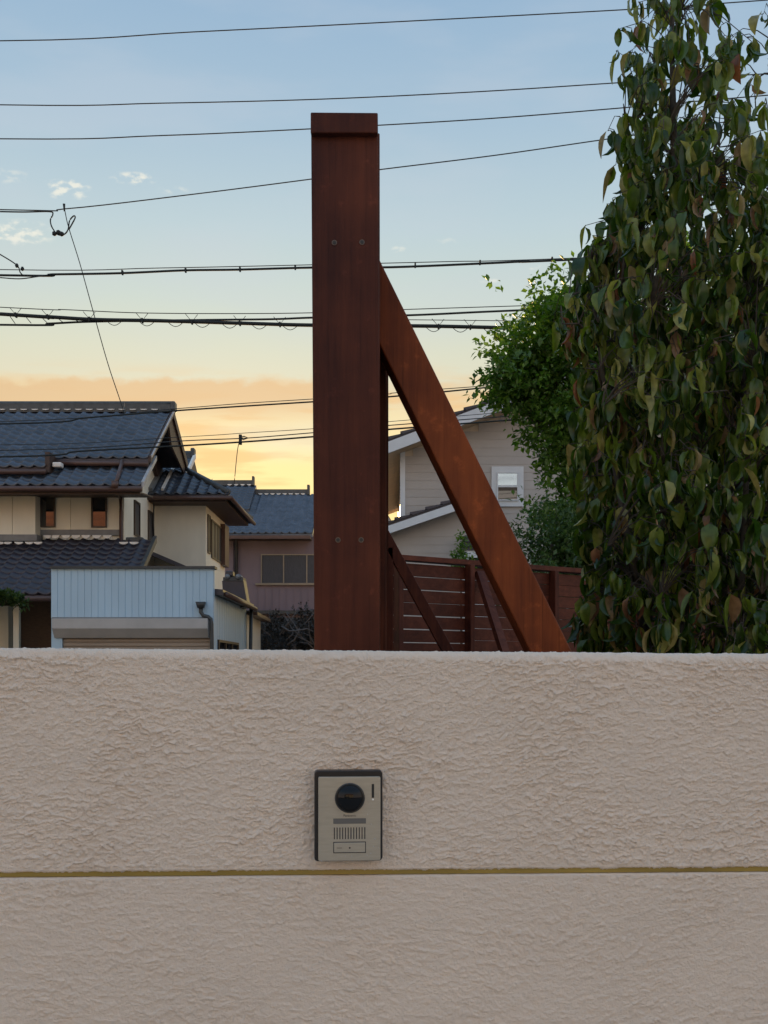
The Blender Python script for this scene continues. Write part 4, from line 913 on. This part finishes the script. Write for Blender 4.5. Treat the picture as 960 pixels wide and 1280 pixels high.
def stem_point(p): return min(nodes, key=lambda q: (q-p).length_squared + (.01 if q.z > p.z else 0))
VAR = [leaf_shape(.088*s, .047*wd, R(fo_), R(bn), tw) for s, wd, fo_, bn, tw in
       [(1.0,1.0,30,25,.2), (1.08,.9,42,40,-.5), (.85,1.05,24,10,.4), (1.0,.85,52,55,.8), (.8,1.0,36,-10,-.3), (1.1,.9,46,60,-.9), (.95,1.0,26,30,.3), (1.0,.6,65,35,.5), (1.15,.8,40,-20,.7), (.9,.7,58,70,-.6)]]
leaves = []; twigs = MB()
def cluster(p, n, spread=.035):
    q = stem_point(p); mid = q.lerp(p, .6) + Vector((0, 0, .05)); tip = p + Vector((random.uniform(-.02, .02), random.uniform(-.02, .02), .012))
    twigs.tube([q, q.lerp(mid, .5) + Vector((0,0,.012)), mid, tip], .0022, 4, .0010)
    yaw0 = random.uniform(0, 6.28)
    for k_ in range(n):
        yaw = yaw0 + k_*math.pi*(1.0 if n == 2 else .61) + random.uniform(-.5, .5)
        t = random.uniform(0, .5) if k_ > 1 else 0
        lp = tip.lerp(mid, t) + Vector((random.uniform(-1,1), random.uniform(-1,1), random.uniform(-.4,.2)))*spread*(.25 if k_ < 2 else .6)
        tilt = abs(random.gauss(0, .46)); sc = random.choice((random.uniform(.55, .9), random.uniform(.8, 1.2), random.uniform(.85, 1.2)))
        leaves.append((lp, yaw, tilt, sc, random.randrange(len(VAR))))
        if (lp-tip).length > .004: twigs.tube([tip.lerp(mid, t), lp], .0012, 4)
# outline sprays seen against the sky
for px, py, n in ((790,12,3),(812,8,4),(835,20,3),(855,4,3),(868,40,3),(780,50,3),(800,45,4),(826,62,3),(905,72,3),(916,66,2),(880,90,2),(858,50,2),(775,85,2),(795,95,3),(820,100,3),(845,95,2),(912,108,2),(900,118,3),(885,135,2),(783,118,3),(806,125,3),(830,135,3),(860,150,2),(905,150,3),(778,160,3),(800,165,3),(760,185,3),(770,200,2),(790,190,3),(915,190,3),(900,205,2),(880,165,3),(765,225,2),(782,235,3),(758,272,3),(768,262,2),(934,228,1),(912,225,2),(905,245,3),(740,300,3),(755,310,3),(720,345,3),(732,335,3),(728,362,2),(700,415,3),(690,420,2),(712,405,2),
                  (955,38,3),(962,95,2),(942,142,3),(955,150,3),(950,205,3),(958,190,2),(945,260,3),(960,262,3),(948,225,3),(975,60,3),(985,120,4),(980,180,4),(990,240,4)):
    cluster(P(px, py-14, YT + random.uniform(-.1, .12)), n)
cnt = 0
while cnt < 2250:
    py = random.uniform(-100, 1250)
    l, r_ = lerp_tab(LE, py) + 16, lerp_tab(RE, py) - 8
    px = random.uniform(l, r_)
    c, h = (l+r_)/2, (r_-l)/2
    u = (px-c)/h; dm = .40*math.sqrt(max(0, 1-u*u))
    dens = (.13 if px < 885 else .02) if py < 130 else ((.24 if px < 900 else .06) if py < 240 else (.6 if py < 320 else 1.0))
    if py > 850: dens = .35
    if random.random() > dens: continue
    if py < 290 and 918 < px: continue
    cluster(P(px, py-16, YT) + Vector((0, random.uniform(-dm*1.15, dm*.7), 0)), random.choice((2,2,3,3,4,4))); cnt += 1
tag(twigs.build('twigs', M['bark'], ft), kind='stuff')
off = ORI[ft.name]
meshes = [v.mesh('leaf', M['leaf_fg'], True) for v in VAR]
def leaf_mat4(lp, yaw, tilt, sc): return Matrix.Translation(lp) @ Matrix.Rotation(yaw, 4, 'Z') @ Matrix.Rotation(tilt, 4, 'X') @ Matrix.Scale(sc, 4)
def in_view(lp): 
    px = CX + lp.x/lp.y*F; py = HY - (lp.z-CZ)/lp.y*F; return -10 < px < 965 and -30 < py < 800
vis = sorted([l for l in leaves if in_view(l[0])], key=lambda l: l[0].y - (.6 if l[0].z > 2.9 else 0))
vis_ids = set(id(l) for l in vis[:300])
st = MB()
for l in leaves:
    mm = leaf_mat4(*l[:4])
    if id(l) in vis_ids:
        o = bpy.data.objects.new('leaf', meshes[l[4]]); link(o); o.parent = ft; o.matrix_local = Matrix.Translation(-off) @ mm
    else:
        st.add([mm @ Vector(q) for q in VAR[l[4]].v], VAR[l[4]].f)
tag(st.build('foliage', M['leaf_fg'], ft, True), kind='stuff')

# ================================================================== overhead wires
WY = 16.0; GW = 'overhead wires along the street'
def curve(pts, n=6, Y=WY):
    q = [P(a, b, Y) for a, b in pts]; out = []
    for i in range(len(q)-1):
        p0, p1, p2, p3 = q[max(0, i-1)], q[i], q[i+1], q[min(len(q)-1, i+2)]
        for k_ in range(n):
            t = k_/n; out.append(.5*((2*p1) + (p2-p0)*t + (2*p0-5*p1+4*p2-p3)*t*t + (3*p1-p0-3*p2+p3)*t*t*t))
    return out + [q[-1]]
LXP, RXP = -660, 1620
def wire(name, pts, wpx, label, Y=WY, m='wire', ends=True, cat='wire'):
    pts = list(pts)
    if ends:
        (a, b), (c, d) = pts[0], pts[1]; s = (b-d)/(a-c)*.6; pts = [(LXP, b + s*(LXP-a) - 20)] + pts
        (a, b), (c, d) = pts[-1], pts[-2]; s = (b-d)/(a-c)*.6; pts = pts + [(RXP, b + s*(RXP-a) - 20)]
    return tag(MB().tube(curve(pts, 6, Y), wpx/2/F*Y, 6).build(name, M[m], None, True), label, cat, GW)
wire('power_wire', [(0, 51), (240, 40), (480, 28), (800, 11), (960, 0)], 1.35, 'topmost thin power wire crossing the sky above the post cap', m='wirethin')
wire('power_wire', [(0, 131), (200, 129), (400, 124), (600, 114.5), (780, 103), (960, 92)], 1.35, 'second power wire from the top, passing just above the post cap', m='wirethin')
wire('power_wire', [(0, 173.5), (200, 169.5), (390, 161), (600, 149), (770, 135.5), (960, 119)], 1.4, 'thin wire disappearing behind the cap block of the post', m='wirethin', Y=16.3)
wire('power_wire', [(0, 262), (82, 261), (240, 243), (388, 224), (475, 212), (620, 194), (765, 173), (960, 146)], 1.4, 'thin wire that bends at the drop connector and rises toward the tree', m='wirethin', Y=16.1)
t = wire('support_wire', [(0, 337), (200, 335), (390, 331), (560, 327), (735, 322)], 1.1, 'thin messenger wire just over the upper telephone cable', m='wirethin')
c5 = [(0, 344), (65, 343), (150, 341.5), (230, 338), (300, 337), (390, 334.5), (490, 334), (610, 329), (660, 326.5), (740, 323.5)]
t = wire('telephone_cable', c5, 2.8, 'slim dark telephone cable with clips, upper of the two cable bundles', cat='cable')
for px, py in ((153, 341), (232, 338), (300, 337), (369, 334.5), (519, 332), (600, 328.5), (690, 324.5)):
    p = P(px, py, WY); MB().box(p.x-.012, p.x+.012, WY-.03, WY+.03, p.z-.028, p.z+.034).build('cable_clip', M['wire'], t)
wire('slack_cable', [(0, 347), (24, 348.5), (45, 346), (66, 342.5)], 1.4, 'short slack cable drooping under the upper telephone cable', Y=15.97, ends=False, cat='cable')
wire('support_wire', [(0, 384), (80, 387), (170, 391), (280, 392), (390, 391), (511, 386.7), (690, 381), (960, 372)], 1.1, 'thin messenger wire directly over the thick cable bundle', m='wirethin')
wire('telephone_cable', [(0, 406), (60, 404.5), (118, 402), (250, 400), (340, 399), (392, 397), (513, 394), (600, 390), (690, 386), (800, 380)], 2.6, 'thinner dark cable crossing behind the thick cable bundle', Y=16.06, cat='cable')
ctk = [(0, 392.5), (60, 396), (120, 399.5), (200, 401), (300, 404), (390, 406.5), (525, 407.5), (600, 409), (680, 411), (760, 413)]
t = wire('thick_cable', ctk, 4.6, 'thickest black cable bundle with hanging lashing loops', cat='cable')
MB().tube(curve([(670, 411), (690, 413), (712, 414)]), .06, 8).build('splice_sleeve', M['wire'], t, True)
def yint(tab, x):
    for (a, b), (c, d) in zip(tab[:-1], tab[1:]):
        if a <= x <= c: return b + (d-b)*(x-a)/(c-a)
for i in range(17):
    x0 = 134 + i*36 + random.uniform(-3, 3)
    if 380 < x0 < 500: continue
    y0 = yint(ctk, x0); MB().tube([P(x0 + 22*s, y0 + 7.0*math.sin(math.pi*s), WY) for s in np.linspace(0, 1, 9)], .0055, 5).build('lashing_loop', M['wirethin'], t, True)
for px in (20, 60, 112, 178, 240, 300, 350, 548, 588, 630):
    y0 = yint(ctk, px); mh = MB(); mh.tube([P(px-8, y0-9.5, WY-.01), P(px, y0, WY-.03), P(px+7, y0-9, WY-.01)], .005, 5); mh.box(P(px,0,WY).x-.012, P(px,0,WY).x+.012, WY-.035, WY+.035, P(0,y0,WY).z-.036, P(0,y0,WY).z+.03); mh.build('cable_hanger', M['wire'], t)
for px in (15, 35, 55, 75, 95):
    ya_, yb_ = yint(ctk, px), 405 - px*.025; MB().tube([P(px-4, ya_, WY), P(px+4, yb_, WY+.06)], .006, 5).build('cable_tie', M['wire'], t)
wire('service_wire', [(511, 399.7), (590, 400.5), (666, 401.6), (760, 403)], 1.0, 'fine wire over the thick cable bundle right of the post', Y=15.95, m='wirethin', ends=False)
wire('telephone_cable', [(0, 530), (110, 522), (218, 513.5), (300, 508), (395, 502), (480, 496.5), (612, 484), (760, 468)], 2.0, 'dark cable crossing the tile roof close under its ridge', Y=15.0, cat='cable')
wire('support_wire', [(0, 527), (218, 511), (300, 504.5), (395, 498.5), (480, 493), (612, 482)], 1.0, 'fine wire just over the cable near the tile roof ridge', Y=15.0, m='wirethin')
wire('telephone_cable', [(0, 571), (100, 564), (230, 557), (310, 552), (390, 546), (480, 538.5), (560, 531)], 2.2, 'lowest dark cable crossing the tile roof above its eave', Y=15.0, cat='cable')
wire('support_wire', [(0, 563), (230, 551), (310, 547.5), (390, 541), (480, 533.5), (560, 526)], 1.3, 'middle fine wire over the lowest cable', Y=15.1, m='wirethin')
wire('support_wire', [(0, 556), (230, 546), (310, 541), (390, 536), (480, 529), (560, 521)], .8, 'upper fine wire over the lowest cable', Y=15.2, m='wirethin')
# service drops
d1 = tag(MB().tube(curve([(80, 257), (82, 268), (86, 285), (100, 330), (118, 395), (135, 455), (151, 503), (156, 520)], 5, 16.1)[:-1] + [Vector((XX(151, 16.1)*1.55, 25.3, 8.0))], .0075, 6).build('service_drop', M['wire'], None, True), 'slanting service wire dropping from the bent wire to the tile roof', 'wire', GW)
m = MB(); m.tube(curve([(0, 264.5), (30, 265), (62, 264.5), (66, 268), (63, 275), (65, 284), (72, 293), (80, 293), (85, 287), (87, 276), (92, 270), (94, 272), (90, 280), (86, 287)], 5, 16.08), .011, 6)
m.build('splice_loop', M['wire'], d1, True)
for px, py in ((68, 292), (73, 290.5), (77, 292.5)): MB().lathe(P(px, py, 16.05), [(.012, -.035), (.035, -.02), (.035, .02), (.012, .035)], 'z', 8).build('connector', M['wire'], d1, True)
MB().tube([P(80, 255, 16.1), P(80.5, 264, 16.1)], .022, 6, .012).build('wire_clamp', M['wire'], d1, True)
d2 = tag(MB().tube(curve([(-40, 296), (0, 318), (21, 331.5), (25, 340), (28, 343.5)], 5, 15.98), .010, 6).build('service_drop', M['wire'], None, True), 'short slanting wire with two small connectors at the upper telephone cable', 'wire', GW)
for px, py in ((21, 332), (28, 336)): MB().lathe(P(px, py, 15.95), [(.015, -.03), (.03, 0), (.015, .03)], 'z', 8).build('connector', M['wire'], d2, True)
d3 = tag(MB().tube(curve([(300, 547), (299, 552), (297, 562), (295, 580), (293, 602)], 5, 15.05)[:-1] + [Vector((XX(292.5, 37.5), 37.5, ZZ(607, 37.5)))], .006, 6).build('service_drop', M['wire'], None, True), 'thin service wire dropping from a small bracket to the mauve house', 'wire', GW)
m = MB(); p = P(300.5, 547, 15.03); m.box(p.x-.02, p.x+.02, p.y-.03, p.y+.03, p.z-.10, p.z+.04); m.tube([p, P(305, 545.5, 15.03), P(311, 547.5, 15.03), P(304, 549.5, 15.03), p], .009, 5); m.build('drop_bracket', M['wire'], d3)
# poles that carry them, outside the picture
for px, lab in ((LXP, 'round concrete utility pole carrying the wires beyond the tiled house'), (RXP, 'round concrete utility pole carrying the wires beyond the trees')):
    up = thing('utility_pole', (XX(px, 16), 15.6, 0), lab, 'utility pole', 'utility poles along the street')
    MB().tube([(XX(px,16), 15.6, 0), (XX(px,16), 15.6, 13.5)], .17, 12, .10).build('shaft', M['concrete'], up, True)
    MB().box(XX(px,16)-.05, XX(px,16)+.05, 14.7, 16.5, 12.2, 12.3).box(XX(px,16)-.05, XX(px,16)+.05, 14.7, 16.5, 7.0, 7.08).build('crossarm', M['darkmetal'], up)
